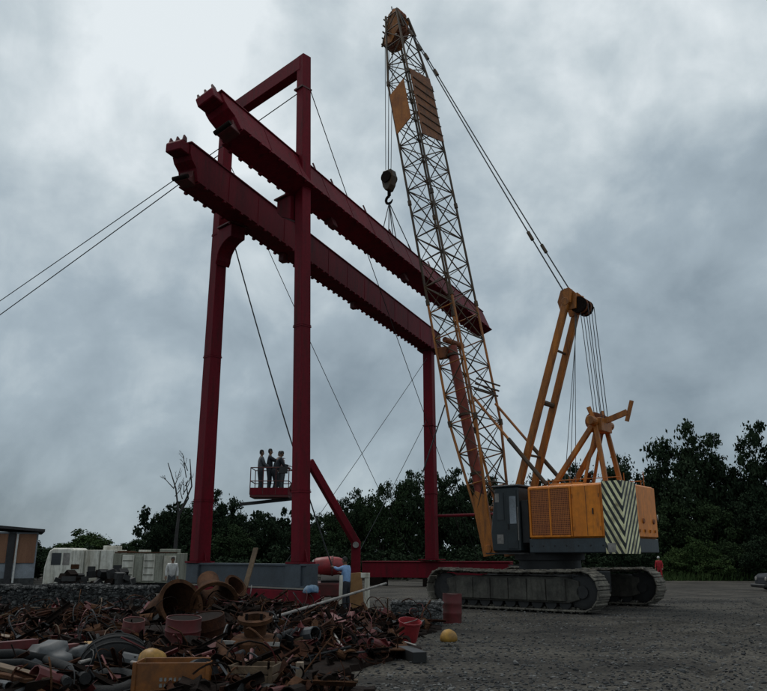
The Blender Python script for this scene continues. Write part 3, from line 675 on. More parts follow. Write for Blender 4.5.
def cab():
    x0, x1, y0, y1, z0, z1 = .62, 1.85, .62, 1.62, 1.95, 4.30
    b = MB(); b.prism([(x0, z0), (x1 - .05, z0), (x1, z0 + .7), (x1 - .22, z1), (x0, z1)], (0, 0, 0), (1, 0, 0), (0, 0, 1), (0, 1, 0), y0, y1); c = cput(b, 'cab', cab_mat, bevel=.05)
    b = MB(); b.bx(x0 - .05, x1 - .1, y0 - .04, y1 + .04, z1 + .003, z1 + .08); cput(b, 'cab_roof', skirt, c, bevel=.03)
    b = MB(); b.bx(x0 + .62, x1 - .32, y1 + .003, y1 + .02, z0 + 1.15, z1 - .2); cput(b, 'side_window', glass, c)
    b = MB(); b.bx(x0 + .08, x0 + .5, y1 + .003, y1 + .03, z0 + .1, z1 - .12); d = cput(b, 'cab_door', cab_mat, c, bevel=.01)
    b = MB(); b.bx(x0 + .09, x0 + .36, y1 + .033, y1 + .045, z0 + 1.0, z1 - .35); cput(b, 'door_window', wall_w, c)
    b = MB(); b.bx(x0 + .42, x0 + .46, y1 + .033, y1 + .07, z0 + .8, z0 + 1.0); cput(b, 'door_handle', black, c)
    b = MB(); b.bx(x1 - .42, x1 - .26, y1 + .022, y1 + .03, z1 - .55, z1 - .22); cput(b, 'sticker', pale, c)
    b = MB(); b.bx(x1 - .55, x1 - .28, y1 + .006, y1 + .015, z0 + .28, z0 + .62); cput(b, 'sticker', pale, c)
    b = MB(); b.prism([(x1 + .002, z0 + .75), (x1 + .016, z0 + .75), (x1 - .19, z1 - .08), (x1 - .204, z1 - .08)], (0, 0, 0), (1, 0, 0), (0, 0, 1), (0, 1, 0), y0 + .12, y1 - .12); cput(b, 'windscreen', glass, c)
    b = MB(); b.bx(x0 - .34, x0 - .04, .9, 1.5, HZ0 + .35, HZ0 + 1.9); cput(b, 'equipment_box', black, bevel=.02)
    b = MB(); b.bx(.3, 1.9, 1.62, 1.95, z0 - .09, z0 - .04); cput(b, 'catwalk', steel_dk, c)
    for k in range(3): crod('handrail', (x0 + .02 + .02 * k, y1 + .05, z0 + .4 + k * .02), (x0 + .02 + .02 * k, y1 + .05, z0 + 1.6), .014, pale if k == 0 else black, c)
    for k in range(3):
        b = MB(); b.bx(.55, .95, 1.75, 2.0, 1.45 - .28 * k, 1.49 - .28 * k); cput(b, 'step', steel_dk, c)
cab()
# boom
FOOT = Vector((2.35, .12, 2.05)); TOP = Vector((2.35 + 5.0, .12, 29.25)); BL = (TOP - FOOT).length; BA = (TOP - FOOT).normalized()
BF = Vector((BA.z, 0, -BA.x))                          # boom "front" normal (away from mast)
BY = Vector((0, 1, 0)); BD, BW = 1.28, 2.0
def bsec(t):                                           # half depth, half width at t metres up the boom
    if t < 5.2: k = t / 5.2; return (.12 + (BD / 2 - .12) * k, .80 + (BW / 2 - .80) * k)
    if t > BL - 4.6: k = (BL - t) / 4.6; return (.36 + (BD / 2 - .36) * k, .48 + (BW / 2 - .48) * k)
    return (BD / 2, BW / 2)
def bpt(t, sx, sy):
    d, w = bsec(t); return FOOT + BA * t + BF * (d * sx) + BY * (w * sy)
def boom():
    b = MB()
    # boom foot lugs and cross tube (the part all lattice members hang on)
    for sy in (-1, 1):
        b.prism([(-.28, -.25), (.28, -.25), (.34, 2.0), (.10, 2.3), (-.3, 2.0)], FOOT + BY * (.80 * sy), BF, BA, BY, -.09, .09)
        b.cyl(FOOT + BY * (.66 * sy), FOOT + BY * (.95 * sy), .16, n=14)
    b.cyl(FOOT + BA * 1.6 - BY * .8, FOOT + BA * 1.6 + BY * .8, .1, n=12)
    bo = cput(b, 'boom', orange_dk, bevel=.01)
    nodes = [1.4, 2.6, 3.9, 5.2] + list(np.linspace(5.2, BL - 4.6, 15)[1:]) + [BL - 3.4, BL - 2.2, BL - 1.1, BL - .15]
    corners = [(1, 1), (1, -1), (-1, -1), (-1, 1)]
    brk = [1.2, 5.2, BL - 4.6, BL]
    for (sx, sy) in corners:
        for a, c in zip(brk[:-1], brk[1:]):
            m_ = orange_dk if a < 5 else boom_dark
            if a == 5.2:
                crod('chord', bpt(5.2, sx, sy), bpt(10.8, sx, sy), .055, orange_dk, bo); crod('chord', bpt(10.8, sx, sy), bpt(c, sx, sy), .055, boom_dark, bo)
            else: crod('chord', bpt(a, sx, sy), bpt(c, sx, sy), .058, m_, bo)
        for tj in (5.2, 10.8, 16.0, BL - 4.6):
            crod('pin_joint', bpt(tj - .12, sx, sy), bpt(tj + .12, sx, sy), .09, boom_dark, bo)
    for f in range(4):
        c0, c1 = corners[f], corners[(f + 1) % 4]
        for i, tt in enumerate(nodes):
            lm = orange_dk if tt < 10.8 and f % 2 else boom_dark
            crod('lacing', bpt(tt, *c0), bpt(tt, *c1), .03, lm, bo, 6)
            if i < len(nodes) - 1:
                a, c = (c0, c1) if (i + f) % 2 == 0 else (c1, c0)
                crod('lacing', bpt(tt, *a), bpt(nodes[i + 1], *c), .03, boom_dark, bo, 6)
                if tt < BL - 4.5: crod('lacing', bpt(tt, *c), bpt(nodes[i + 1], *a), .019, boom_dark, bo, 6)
    # orange boards fixed to two faces below the head
    ta, tb = BL - 7.9, BL - 4.2
    def board(face, t0, t1, f0, f1):
        b = MB(); pts = []
        for t, f in ((t0, f0), (t0 + .45, f1), (t1, f1), (t1 - .45, f0)):
            d, w = bsec(t); p = FOOT + BA * t + (BF * (d * (2 * f - 1)) + BY * (w + .08) if face == 'side' else BY * (w * (2 * f - 1)) - BF * (d + .08)); pts.append(p)
        nrm = BY if face == 'side' else -BF
        b.add(pts + [p + nrm * .05 for p in pts], [(0, 1, 2, 3), (7, 6, 5, 4), (0, 4, 5, 1), (1, 5, 6, 2), (2, 6, 7, 3), (3, 7, 4, 0)]); return cput(b, 'boom_board', board_m if face == 'side' else board_dk, bo)
    board('side', ta + .1, tb - .8, .95, .22); board('back', ta - .6, tb + .1, 1.0, .05)
    for k in range(6):
        t = ta + .1 + k * .55; d, w = bsec(t); crod('board_rib', FOOT + BA * t - BF * (d + .15) + BY * (w * .9), FOOT + BA * (t + .1) - BF * (d + .15) - BY * (w * .9), .025, boom_dark, bo, 6)
    # head: side plates, sheaves, anvil arms
    H = FOOT + BA * BL
    for sy in (-1, 1):
        b = MB(); b.prism([(-.25, -1.15), (.35, -1.7), (.75, -1.6), (.72, -1.1), (.2, .05), (-.2, .2), (-.4, -.3)], H, BF, BA, BY, .42 * sy - .02, .42 * sy + .02); cput(b, 'head_plate', orange_dk, bo)
    for (fx, tx, rr) in ((.55, -1.25, .42), (-.1, -.02, .34), (-.2, -1.0, .30)):
        for k in range(3):
            b = MB(); y = -.24 + .24 * k; b.lathe(H + BF * fx + BA * tx + BY * (y - .05), BY, [(.001, .02), (rr * .5, .02), (rr * .86, .0), (rr, 0), (rr * .9, .05), (rr, .1), (rr * .86, .1), (rr * .5, .08), (.001, .08)], n=20); cput(b, 'sheave', rust_or, bo, smooth=True)
    for sy in (-1, 1):
        crod('head_strut', H + BY * (.42 * sy) + BA * .1, H + BF * .95 - BA * 1.6 + BY * (.42 * sy), .05, boom_dark, bo)
        crod('head_strut', H + BY * (.5 * sy) - BF * .4, H - BF * .62 - BA * 1.4 + BY * (.5 * sy), .05, boom_dark, bo)
    for k in range(5): crod('head_strut', H + BF * (.9 - .1 * k) - BA * (1.5 - .35 * k) - BY * .5, H + BF * (.9 - .1 * k) - BA * (1.5 - .35 * k) + BY * .5, .04, boom_dark, bo)
    for sy in (-.3, .3):
        crod('aerial_stub', H + BY * sy + BA * .25, H + BY * sy + BA * .55, .03, black, bo)
    # heavy red strut carried inside the lower boom
    crod('red_strut', FOOT + BA * 1.0 + BF * .02 + BY * .62, FOOT + BA * 8.6 + BF * .12 + BY * .55, .22, strut_m, bo, 14)
    for t in (3.0, 5.5, 8.2):
        b = MB(); c = FOOT + BA * t + BF * (.04 + .012 * t) + BY * .6; b.cyl(c - BA * .05, c + BA * .05, .26, n=14); cput(b, 'strut_clamp', boom_dark, bo)
    b = MB(); b.box(FOOT + BA * 8.4 + BF * .5 + BY * .75, (.45, .3, .5)); b.cyl(FOOT + BA * 8.9 + BF * .2 - BY * .5, FOOT + BA * 8.9 + BF * .2 + BY * .9, .13, n=12); cput(b, 'winch_bracket', rust_or, bo, bevel=.02)
    for k in range(3): crod('walkway_bar', FOOT + BA * (6.3 + .2 * k) - BF * (.8 + .1 * k) - BY * .9, FOOT + BA * (6.3 + .2 * k) - BF * (.8 + .1 * k) + BY * .95, .04, boom_dark, bo)
    return H
HEAD = boom()
# mast
MTOP = Vector((-1.3, 0, 11.45)); MF = Vector((1.85, 0, 2.3))
def mast():
    b = MB(); b.prism([(-.35, -.3), (.3, -.35), (.42, .1), (.25, .55), (-.1, .62), (-.4, .3)], MTOP, (1, 0, 0), (0, 0, 1), (0, 1, 0), -.42, -.36); b.prism([(-.35, -.3), (.3, -.35), (.42, .1), (.25, .55), (-.1, .62), (-.4, .3)], MTOP, (1, 0, 0), (0, 0, 1), (0, 1, 0), .36, .42)
    b.cyl(MTOP + BY * -.62, MTOP + BY * .62, .16, n=14); mo = cput(b, 'mast', orange_dk, bevel=.01)
    for sy in (-1, 1):
        p0, p1 = MF + BY * (.62 * sy), MTOP + BY * (.50 * sy)
        b = MB(); b.beam(p0, p1, .21, .27, up=(1, 0, 0)); cput(b, 'mast_leg', orange_dk, mo, bevel=.03)
        b = MB(); b.prism([(-.2, 0), (.2, 0), (.16, .5), (-.16, .5)], MTOP + BY * (.52 * sy), (1, 0, .3), (-.25, 0, 1), BY, -.05, .05); cput(b, 'pendant_lug', orange_dk, mo)
    for f in (.16, .36, .58, .80):
        p = MF.lerp(MTOP, f); crod('mast_rung', p - BY * .52, p + BY * .52, .05 if f != .58 else .11, boom_dark, mo)
    for k in range(5):
        b = MB(); y = -.32 + .16 * k; b.lathe(MTOP + Vector((-.42, y - .04, -.15)), BY, [(.001, .01), (.22, .01), (.33, 0), (.29, .04), (.33, .08), (.22, .07), (.001, .07)], n=22); cput(b, 'sheave', rust_or if k % 2 else rust3, mo, smooth=True)
mast()
AT = Vector((-2.1, 0, 6.6))
def aframe():
    b = MB(); b.cyl(AT - BY * .95, AT + BY * .95, .17, n=14); b.box(AT + Vector((0, 0, -.1)), (.5, .95, .5)); ao = cput(b, 'a_frame', orange_dk, bevel=.02)
    for sy in (-1, 1):
        for foot, w in ((Vector((-.35, .78 * sy, HZ1 - .05)), .15), (Vector((-2.45, .70 * sy, HZ1 - .05)), .13)):
            b = MB(); b.beam(foot, AT + BY * (.48 * sy), w, w + .04, up=(1, 0, 0)); cput(b, 'a_frame_leg', orange_dk, ao, bevel=.02)
        b = MB(); b.beam(AT + BY * (.5 * sy), AT + BY * (.62 * sy) + Vector((.15, 0, .55)), .1, .14); cput(b, 'horn', orange_dk, ao)
    b = MB(); b.beam(AT, AT + Vector((-1.0, -.2, .35)), .14, .2); b.beam(AT + Vector((-.95, -.2, .0)), AT + Vector((-1.2, -.2, .75)), .12, .12); cput(b, 'horn', orange_dk, ao)
    for k in range(5):
        b = MB(); y = -.32 + .16 * k; b.lathe(AT + Vector((.1, y - .04, .05)), BY, [(.001, .01), (.25, .01), (.34, 0), (.3, .04), (.34, .08), (.25, .07), (.001, .07)], n=20); cput(b, 'sheave', rust_or, ao, smooth=True)
    crod('tie_bar', Vector((-1.3, -.72, HZ1)), AT - BY * .3, .06, orange_dk, ao); crod('tie_bar', Vector((-1.6, .72, HZ1)), AT + BY * .3, .06, orange_dk, ao)
aframe()
def ropes():
    # pendants from boom head to mast top, with link couplings
    for sy in (-1, 1):
        p0 = HEAD - BF * .45 - BA * (.2 if sy > 0 else .9) + BY * (.45 * sy); p1 = MTOP + Vector((.1, .5 * sy, .5))
        b = MB(); b.tube(sag(p0, p1, .12, 10), .03, 6); cput(b, 'pendant_rope', rope_m)
        for f in ((.10, .16, .84) if sy > 0 else (.12, .19, .85)):
            p = p0.lerp(p1, f) - Z * (.12 * 4 * f * (1 - f)); d = (p1 - p0).normalized(); b = MB(); b.cyl(p - d * .22, p + d * .22, .075, n=8); cput(b, 'link_coupling', boom_dark)
    # luffing reeving between mast sheaves and A-frame sheaves
    for k in range(6):
        y = -.36 + .145 * k; a0 = MTOP + Vector((-.42 - .40 * (k % 2), y, -.2)); a1 = AT + Vector((.1 - .33 * (k % 2), y, .1)); crod('luffing_rope', a0, a1, .016, rope_m if k % 2 else rope_lt)
    for k in range(3): crod('luffing_rope', MTOP + Vector((-.1 - .05 * k, -.2 + .2 * k, -.4)), Vector((-.35 - .35 * k, -.3 + .25 * k, HZ1 + .1)), .013, rope_lt)
    # backstops
    for sy in (-1, 1):
        p0 = FOOT + BA * 6.0 - BF * (BD / 2) + BY * (.86 * sy); p1 = Vector((-.2, .9 * sy, HZ1 + .1)); c = p0.lerp(p1, .5)
        o = crod('backstop', c, p1, .085, boom_dark); crod('backstop_rod', p0, c, .055, orange_dk)
    # hoist rope falls and side tie
    hk = HOOK
    s = HEAD + BF * .75 - BA * 1.5
    for k in range(4):
        a0 = s + BY * (-.24 + .16 * k) + BF * (.12 * (k % 2)); a1 = Vector((hk.x + .1 * (k % 2), -.15 + .1 * k, hk.z + .55)); crod('hoist_rope', a0, a1, .016, rope_m)
    b = MB(); b.tube(sag(HEAD - BF * .2 - BA * .6 + BY * .1, Vector((-.3, .1, HZ1 + .2)), .05, 6), .014, 5)
    p = FOOT + BA * 6.1 + BF * .75 + BY * .92
    crod('tie_rope', p, p + BF * 1.0 + BY * .3 - Z * 2.6, .03, rope_m)
    # hook block
    b = MB(); b.prism([(-.26, .5), (.26, .5), (.36, .1), (.26, -.35), (.1, -.6), (-.1, -.6), (-.26, -.35), (-.36, .1)], hk, (1, 0, 0), Z, BY, -.22, .22); ho = cput(b, 'hook_block', boom_dark, bevel=.04)
    for y in (-.27, .27):
        b = MB(); b.lathe(hk + Vector((0, y - .03, .1)), BY, [(.001, 0), (.3, 0), (.3, .06), (.001, .06)], n=18); cput(b, 'cheek_disc', rust3, ho)
    b = MB(); b.cyl(hk - Z * .6, hk - Z * .85, .09, n=10); b.tube([hk + Vector((.2 * math.sin(a), 0, -1.08 + .2 * math.cos(a))) for a in np.linspace(0, 4.6, 14)], [.07] * 10 + [.06, .05, .04, .025], 8); cput(b, 'hook', rust3, ho, smooth=True)
HOOK = Vector((2.35 + 5.62, 0, 20.0))
ropes()
cm = WM[crane.name]
def slings():
    top = cm @ (HOOK - Z * 1.25); near, far, d, q, zb, h, w = GP['up']
    s0 = (Vector((top.x, top.y, 0)) - near).dot(d)
    t = thing('lifting_slings', 'wire rope slings between crane hook and the upper girder', 'sling', top)
    for i, (ds, sy) in enumerate(((-.9, 1), (-.7, -1), (.9, 1), (1.1, -1), (.1, 1))):
        p = near + d * (s0 + ds) + q * (sy * (w / 2 + .02)) + Z * (zb + h + .06)
        ctr = near + Z * (zb + h / 2); p = Matrix.Translation(ctr) @ Matrix.Rotation(ROLL1, 4, d) @ Matrix.Translation(-ctr) @ p
        b = MB(); b.tube(sag(top, p, .0, 4), .024, 6); b.build('sling_leg', rope_m, t)
slings()

# ------------------------------------------------------------------ guy wires
def wire(label, p0, p1, r, s=.1, m_=None):
    b = MB(); b.tube(sag(p0, p1, s), r, 6); o = b.build('guy_wire', m_ or rope_m); tag(o, label, 'wire', 'guy wires of the gantry')
ba = B0 + Z * (PORT_TOP - 1.5)
def thru(p0, px, py, Yn):           # from p0 towards the sight line of a pixel at depth Yn
    return at(px, py, Yn)
wire('guy wire from the tall near leg top running left, upper of the pair', ba - pdir * -.3, at(-372, 552, 58.0), .022, .25)
wire('guy wire from behind the lower girder running left, lower of the pair', A0 + Z * (PORT_TOP - 2.0), at(-336, 552, 58.0), .026, .25)
wire('thin guy wire from the near leg top down to the right behind both girders', ba + Vector((.3, .1, 0)), at(479, 562, 60), .020, .3)
wire('thin wire from the farther leg sloping down right past the near leg', A0 + Z * (PORT_TOP - 2.6) + Vector((.2, 0, 0)), at(414, 562, 56), .018, .25)
wire('dark rope from the curved bracket down past the people basket', A0 - pdir * 1.2 + Z * 13.9, at(333, 569, 30), .028, .35)
wire('thin wire rising from the trees to the top of the far column', at(286, 562, 46), at(427, 358, 47.5), .018, .1)
wire('lower thin wire rising from the trees to the middle of the far column', at(354, 562, 46), at(426, 421, 47.5), .018, .05)

# ------------------------------------------------------------------ boom lift with people
def boom_lift():
    base = at(336, 560, 31.5); base.z = 0
    t = thing('boom_lift', 'red boom lift with raised arm and a work basket behind the near leg', 'boom lift', base)
    X = Vector((1, 0, 0)); Yv = Vector((0, 1, 0))
    b = MB(); b.box(base + Z * .55, (1.9, 2.6, .5)); b.build('chassis', red_old, t, bevel=.05)
    for sx in (-1, 1):
        for sy in (-1, 1):
            b = MB(); b.lathe(base + Vector((sx * .75 - .15, sy * .95, .42)), X, [(.001, 0), (.25, 0), (.42, .03), (.42, .27), (.25, .3), (.001, .3)], n=20); w = b.build('wheel', rubber, t, smooth=True)
            b = MB(); b.lathe(base + Vector((sx * .75 + sx * .16, sy * .95, .42)), X * sx, [(.001, .02), (.18, .02), (.22, 0)], n=16); b.build('hub', white_p, w)
    # rounded engine cowl: red with a pale end
    c = at(330, 566, 30.6)
    b = MB(); b.lathe(c - X * .62, X, [(.001, .0), (.22, .0), (.30, .08), (.33, .3), (.36, .62), (.33, .95), (.25, 1.16), (.001, 1.2)], n=20); co = b.build('engine_cowl', bright_red, t, smooth=True)
    b = MB(); b.lathe(c - X * .66, X, [(.001, -.02), (.2, -.02), (.26, .05)], n=20); b.build('cowl_end', pale, co)
    b = MB(); b.lathe(c + X * .05, X, [(.358, 0), (.38, .02), (.38, .07), (.358, .09)], n=20); b.build('cowl_band', pink_red, co)
    b = MB(); b.beam(at(330, 577, 30.9), at(330, 590, 31.2), .7, .5); b.build('turntable', steel_dk, t)
    pv = at(356, 545, 31.0); ft = Vector((pv.x, pv.y, .6)); e = at(309, 461, 29.6)
    b = MB(); b.beam(ft, pv + Z * .15, .30, .36); b.build('riser', red, t, bevel=.02)
    b = MB(); b.beam(ft + Vector((-1.2, 0, .1)), ft + Vector((.1, 0, .1)), .3, .3); b.build('riser_link', red_old, t)
    b = MB(); b.beam(pv + Vector((.05, -.05, 0)), e, .24, .30); b.build('arm', red, t, bevel=.02)
    b = MB(); m_ = pv.lerp(e, .55); b.beam(e, m_, .17, .21); b.cyl(pv - Yv * .3, pv + Yv * .3, .12, n=12); b.build('arm_pin', pale, t)
    fl = at(271, 497, 29.4); m3 = None
    b = MB(); b.beam(e, Vector((fl.x + .72, fl.y, fl.z + .25)), .16, .2); b.build('jib', red_old, t, bevel=.02)
    hw, hd = .72, .55
    b = MB(); b.box(fl, (2 * hw, 2 * hd, .10)); ba_ = b.build('basket', red_old, t, bevel=.01)
    for zz in (.13,):
        b = MB(); b.box(fl + Vector((0, -hd, zz + .04)), (2 * hw, .02, .26)); b.box(fl + Vector((-hw, 0, zz + .04)), (.02, 2 * hd - .02, .26)); b.box(fl + Vector((hw, 0, zz + .04)), (.02, 2 * hd - .02, .26)); b.build('kick_plate', red, ba_)
    for sx in (-1, -.33, .33, 1):
        for sy in (-1, 1): rod('rail_post', fl + Vector((sx * hw, sy * hd, .05)), fl + Vector((sx * hw, sy * hd, 1.05)), .018, red_old, ba_)
    for zz in (.55, 1.05):
        for sy in (-1, 1): rod('guard_rail', fl + Vector((-hw, sy * hd, zz)), fl + Vector((hw, sy * hd, zz)), .018, red_old, ba_)
        for sx in (-1, 1): rod('guard_rail', fl + Vector((sx * hw, -hd, zz)), fl + Vector((sx * hw, hd, zz)), .018, red_old, ba_)
    b = MB(); b.box(fl + Vector((hw - .2, -hd - .06, .95)), (.3, .14, .25)); b.build('control_box', steel_dk, ba_)
    b = MB(); b.beam(at(240, 504.5, 29.2), at(296, 498.5, 29.4), .09, .12); b.build('support_bar', steel_dk, t)
    return fl
FL = boom_lift()
fz = Vector((0, 0, .05))
person('person in dark clothes at the left end of the raised basket', FL + fz + Vector((-.44, .05, 0)), math.radians(-70), grey_cl, dark_cl, arms=[((-.22, .12, 1.15), (-.14, .34, 1.12)), ((.22, .1, 1.15), (.14, .33, 1.1))])
person('tallest dark standing person, second from left in the raised basket', FL + fz + Vector((-.12, .12, .05)), math.radians(-80), dark_cl, dark_cl, arms=[((-.2, .2, 1.3), (-.12, .45, 1.38)), ((.2, .2, 1.28), (.12, .42, 1.3))])
person('person stooping among tools in the middle of the raised basket', FL + fz + Vector((.12, -.1, 0)), math.radians(-60), dark_cl, dark_cl, arms=[((-.2, .25, 1.3), (-.1, .5, 1.35)), ((.2, .2, 1.2), (.12, .4, 1.2))], lean=.35, knees=(.08, .08))
person('person in a pale pink top beside the near leg in the basket', FL + fz + Vector((.36, .2, -.02)), math.radians(80), pink_cl, grey_cl, lean=.12)

# ------------------------------------------------------------------ scrap heap
def hash2(x, y): return math.sin(x * 12.9898 + y * 78.233) * 43758.5453 % 1
def sm(a, b, x): t = min(1, max(0, (x - a) / (b - a))); return t * t * (3 - 2 * t)
def heap_h(x, y):
    edge = 0.2 + (y - 11.4) * 0.17 + .35 * math.sin(y * 1.3)            # right margin
    m = sm(0, 2.4, edge - x) * sm(9.2, 11.0, y) * (1 - sm(19.5 + 1.5 * sm(-6, -3.5, x), 21.5 + 2.5 * sm(-6, -3.5, x), y))
    if m <= 0: return 0.0
    base = .13 + (.20 + .20 * sm(-7, -3, x)) * sm(12.5, 19.0, y) + .10 * math.sin(1.7 * x + .6) * math.sin(1.1 * y) + .08 * math.sin(3.7 * x - 2 * y)
    base *= 1 - .6 * sm(-3.2, -1.2, x) * sm(14.5, 17.5, y)
    return max(0, m * base)
def heap_pt(px, py):
    d = ray(px, py); t = 8.0
    while t < 60:
        p = Vector((0, 0, CAM_H)) + d * t
        if p.z <= heap_h(p.x, p.y) + .001: return p
        t += .03
    return p
def mound():
    V = []; Fs = []; xs = np.linspace(-14, 3.2, 120); ys = np.linspace(9, 24.2, 100)
    for y in ys:
        for x in xs:
            h = heap_h(x, y); V.append((x, y, (h + .06 * (hash2(round(x * 3), round(y * 3)) - .5) if h > .03 else -.30)))
    n = len(xs)
    for j in range(len(ys) - 1):
        for i in range(n - 1): Fs.append((j * n + i, j * n + i + 1, (j + 1) * n + i + 1, (j + 1) * n + i))
    b = MB(); b.add(V, Fs); o = b.build('scrap_soil', rust3); tag(o, kind='structure')
mound()
CLEAR = []
for cpx, cpy, cr in ((182, 622, .75), (160, 628, .6), (214, 622, .6), (113, 668, .75), (46, 668, .6), (254, 655, .6), (181, 652, .45), (208, 650, .45), (132, 642, .35), (92, 660, .35), (20, 655, .6), (326, 628, .5), (385, 640, .5), (408, 640, .4), (165, 686, .6), (20, 672, .8), (50, 682, .7), (30, 688, .7), (330, 625, .5)):
    CLEAR.append((heap_pt(cpx, cpy), cr))
def rand_heap(rg, near_bias=1.0):
    while True:
        y = 10.0 + 13 * rg.random(); x = -.62 * y + rg.random() * (.62 * y + 2.4)
        if any((x - c.x) ** 2 + (y - c.y) ** 2 < r * r for c, r in CLEAR): continue
        if heap_h(x, y) > .07: return Vector((x, y, heap_h(x, y)))
def tangle(name, label, n, seed, kinds, mats, lift=.12):
    rg = random.Random(seed); b = MB()
    for i in range(n):
        p = rand_heap(rg) + Z * (rg.random() * lift); k = rg.choice(kinds); mi = rg.randrange(len(mats)); a = rg.random() * 6.28; el = rg.gauss(0, .3)
        d = Vector((math.cos(a) * math.cos(el), math.sin(a) * math.cos(el), math.sin(el)))
        if k == 'rod': L = .3 + rg.random() ** 2 * 1.3; b.cyl(p - d * L / 2, p + d * L / 2, .008 + .022 * rg.random() ** 2, n=5, mi=mi)
        elif k == 'wire':
            c = p; r_ = .12 + .4 * rg.random(); ax = Vector((rg.gauss(0, 1), rg.gauss(0, 1), rg.gauss(0, 1))).normalized(); x_ = ax.orthogonal().normalized(); y_ = ax.cross(x_); w = .8 + rg.random() * 3
            b.tube([c + x_ * (r_ * math.cos(t * w)) + y_ * (r_ * math.sin(t * w)) + Z * .1 for t in np.linspace(0, 1, 8)], .006 + .01 * rg.random(), 4, mi)
        elif k == 'plate':
            s = .10 + .28 * rg.random(); q = Vector((rg.gauss(0, 1), rg.gauss(0, 1), rg.gauss(0, .6))).normalized(); s2 = s * (.3 + .7 * rg.random()); bend = rg.gauss(0, .25); x_ = d; y_ = q.cross(d).normalized(); nn = x_.cross(y_)
            pts = []
            for e in (0, .012):
                for f in (-1, 0, 1):
                    for g in (-1, 1): pts.append(p + x_ * (s * f / 2) + y_ * (s2 * g / 2) + nn * (bend * s * f * f + e + .02 * rg.random()))
            b.add(pts, [(0, 1, 3, 2), (2, 3, 5, 4), (6, 8, 9, 7), (8, 10, 11, 9), (0, 6, 7, 1), (4, 5, 11, 10), (0, 2, 8, 6), (2, 4, 10, 8), (1, 7, 9, 3), (3, 9, 11, 5)], mi)
        elif k == 'angle':
            L = .4 + rg.random() * .9; x_ = d.orthogonal().normalized(); y_ = d.cross(x_); w = .04 + .06 * rg.random()
            b.prism([(0, 0), (w, 0), (w, .008), (.008, .008), (.008, w), (0, w)], p, x_, y_, d, -L / 2, L / 2, mi)
        elif k == 'tube':
            L = .15 + .5 * rg.random(); r_ = .04 + .1 * rg.random() ** 2; b.lathe(p - d * L / 2, d, [(r_, 0), (r_, L), (r_ * .85, L), (r_ * .85, 0), (r_, 0)], n=10, mi=mi)
        elif k == 'ring':
            r_ = .07 + .12 * rg.random(); b.lathe(p, (d + Z * rg.gauss(.6, .5)), [(r_, 0), (r_, .04), (r_ * .6, .04), (r_ * .6, 0), (r_, 0)], n=12, mi=mi)
        else:
            s = .06 + .16 * rg.random() ** 2; m3 = Quaternion((rg.gauss(0, 1), rg.gauss(0, 1), rg.gauss(0, 1), rg.gauss(0, 1))).normalized().to_matrix(); b.box(p, (s * (1 + rg.random()), s, s * (.4 + .6 * rg.random())), m3, mi)
            for q in range(len(b.v) - 8, len(b.v)): v = b.v[q]; b.v[q] = tuple(c + rg.gauss(0, .22) * s for c in v)
    o = b.build(name, mats); tag(o, label, 'scrap', kind='stuff')
tangle('scrap_tangle', 'tangled rusty scrap metal offcuts covering the foreground heap', 5000, 11, ['rod', 'rod', 'wire', 'plate', 'angle', 'angle', 'tube', 'chunk', 'chunk', 'ring'], [rust, rust2, rust3, rust3, rust, rust3, rust3, red_old])
tangle('grey_litter', 'small grey and pale bits of metal and rubble scattered through the heap', 520, 12, ['rod', 'plate', 'chunk', 'tube', 'wire'], [scrap_grey, scrap_grey, black, scrap_grey, wood, tarp_m])

def one(b, name, label, cat, mats, group=None, **k):
    o = b.build(name, mats, **k); return tag(o, label, cat, group)
def hp(px, py, lift=0.0): return heap_pt(px, py) + Z * lift
CAMP = Vector((0, 0, CAM_H))
def flared_pipe(label, px0, py0, Ya, px1, py1, Yb, r0, r1, m_):
    p0, p1 = at(px0, py0, Ya), at(px1, py1, Yb); L = (p1 - p0).length; ax = (p1 - p0)
    t = thing('flared_pipe', label, 'pipe', p0)
    b = MB(); b.lathe(p0, ax, [(r0 * .9, .0), (r0, 0), (r0 * 1.02, L * .4), (r1 * .92, L * .8), (r1, L), (r1 * .94, L), (r1 * .85, L * .8), (r0 * .92, L * .4), (r0 * .9, 0)], n=28); b.build('pipe_wall', m_, t, smooth=True)
    b = MB(); b.lathe(p0 + ax.normalized() * (L - .03), ax, [(r1, 0), (r1 + .05, 0), (r1 + .05, .05), (r1 * .93, .05), (r1 * .93, 0), (r1, 0)], n=28); b.build('rim', rust2, t, smooth=True)
flared_pipe('large rusty flared pipe with its dark mouth facing right', 138, 630, 18.9, 181, 604, 17.7, .36, .50, rust2)
flared_pipe('upright rusty hopper pipe with its mouth tipped towards the camera', 208, 581, 19.2, 214, 604, 18.3, .26, .50, rust2)
flared_pipe('short brown pipe end on top of the heap beside the hopper', 224, 598, 20.0, 236, 586, 19.8, .2, .27, rust)
def drum(label, base, axis, r, L, m_, lid=None, cat='drum', ribs=True):
    t = thing('steel_drum', label, cat, base); b = MB()
    prof = [(.001, 0), (r, 0)]
    for k in (1, 2): prof += [(r, L * k / 3 - .03), (r * 1.04, L * k / 3), (r, L * k / 3 + .03)] if ribs else []
    prof += [(r, L), (r * .95, L), (r * .95, L - .03), (.001, L - .03)]
    b.lathe(base, axis, prof, n=24); b.build('shell', m_, t, smooth=True)
    b = MB(); b.lathe(Vector(base) + Vector(axis).normalized() * (L - .028), axis, [(.001, .012), (r * .93, .012), (r * .93, 0)], n=24); b.build('lid', lid or m_, t)
g = ground(452, 623); drum('dark red drum with a pale lid beside the stone basket', Vector((g.x, g.y, 0)), (.03, 0, 1), .27, .78, red_old, pale)
p = hp(181, 652); drum('dark maroon drum standing half buried below the hopper pipes', p - Z * .05, (.05, -.1, 1), .30, .62, red_old, rust3)
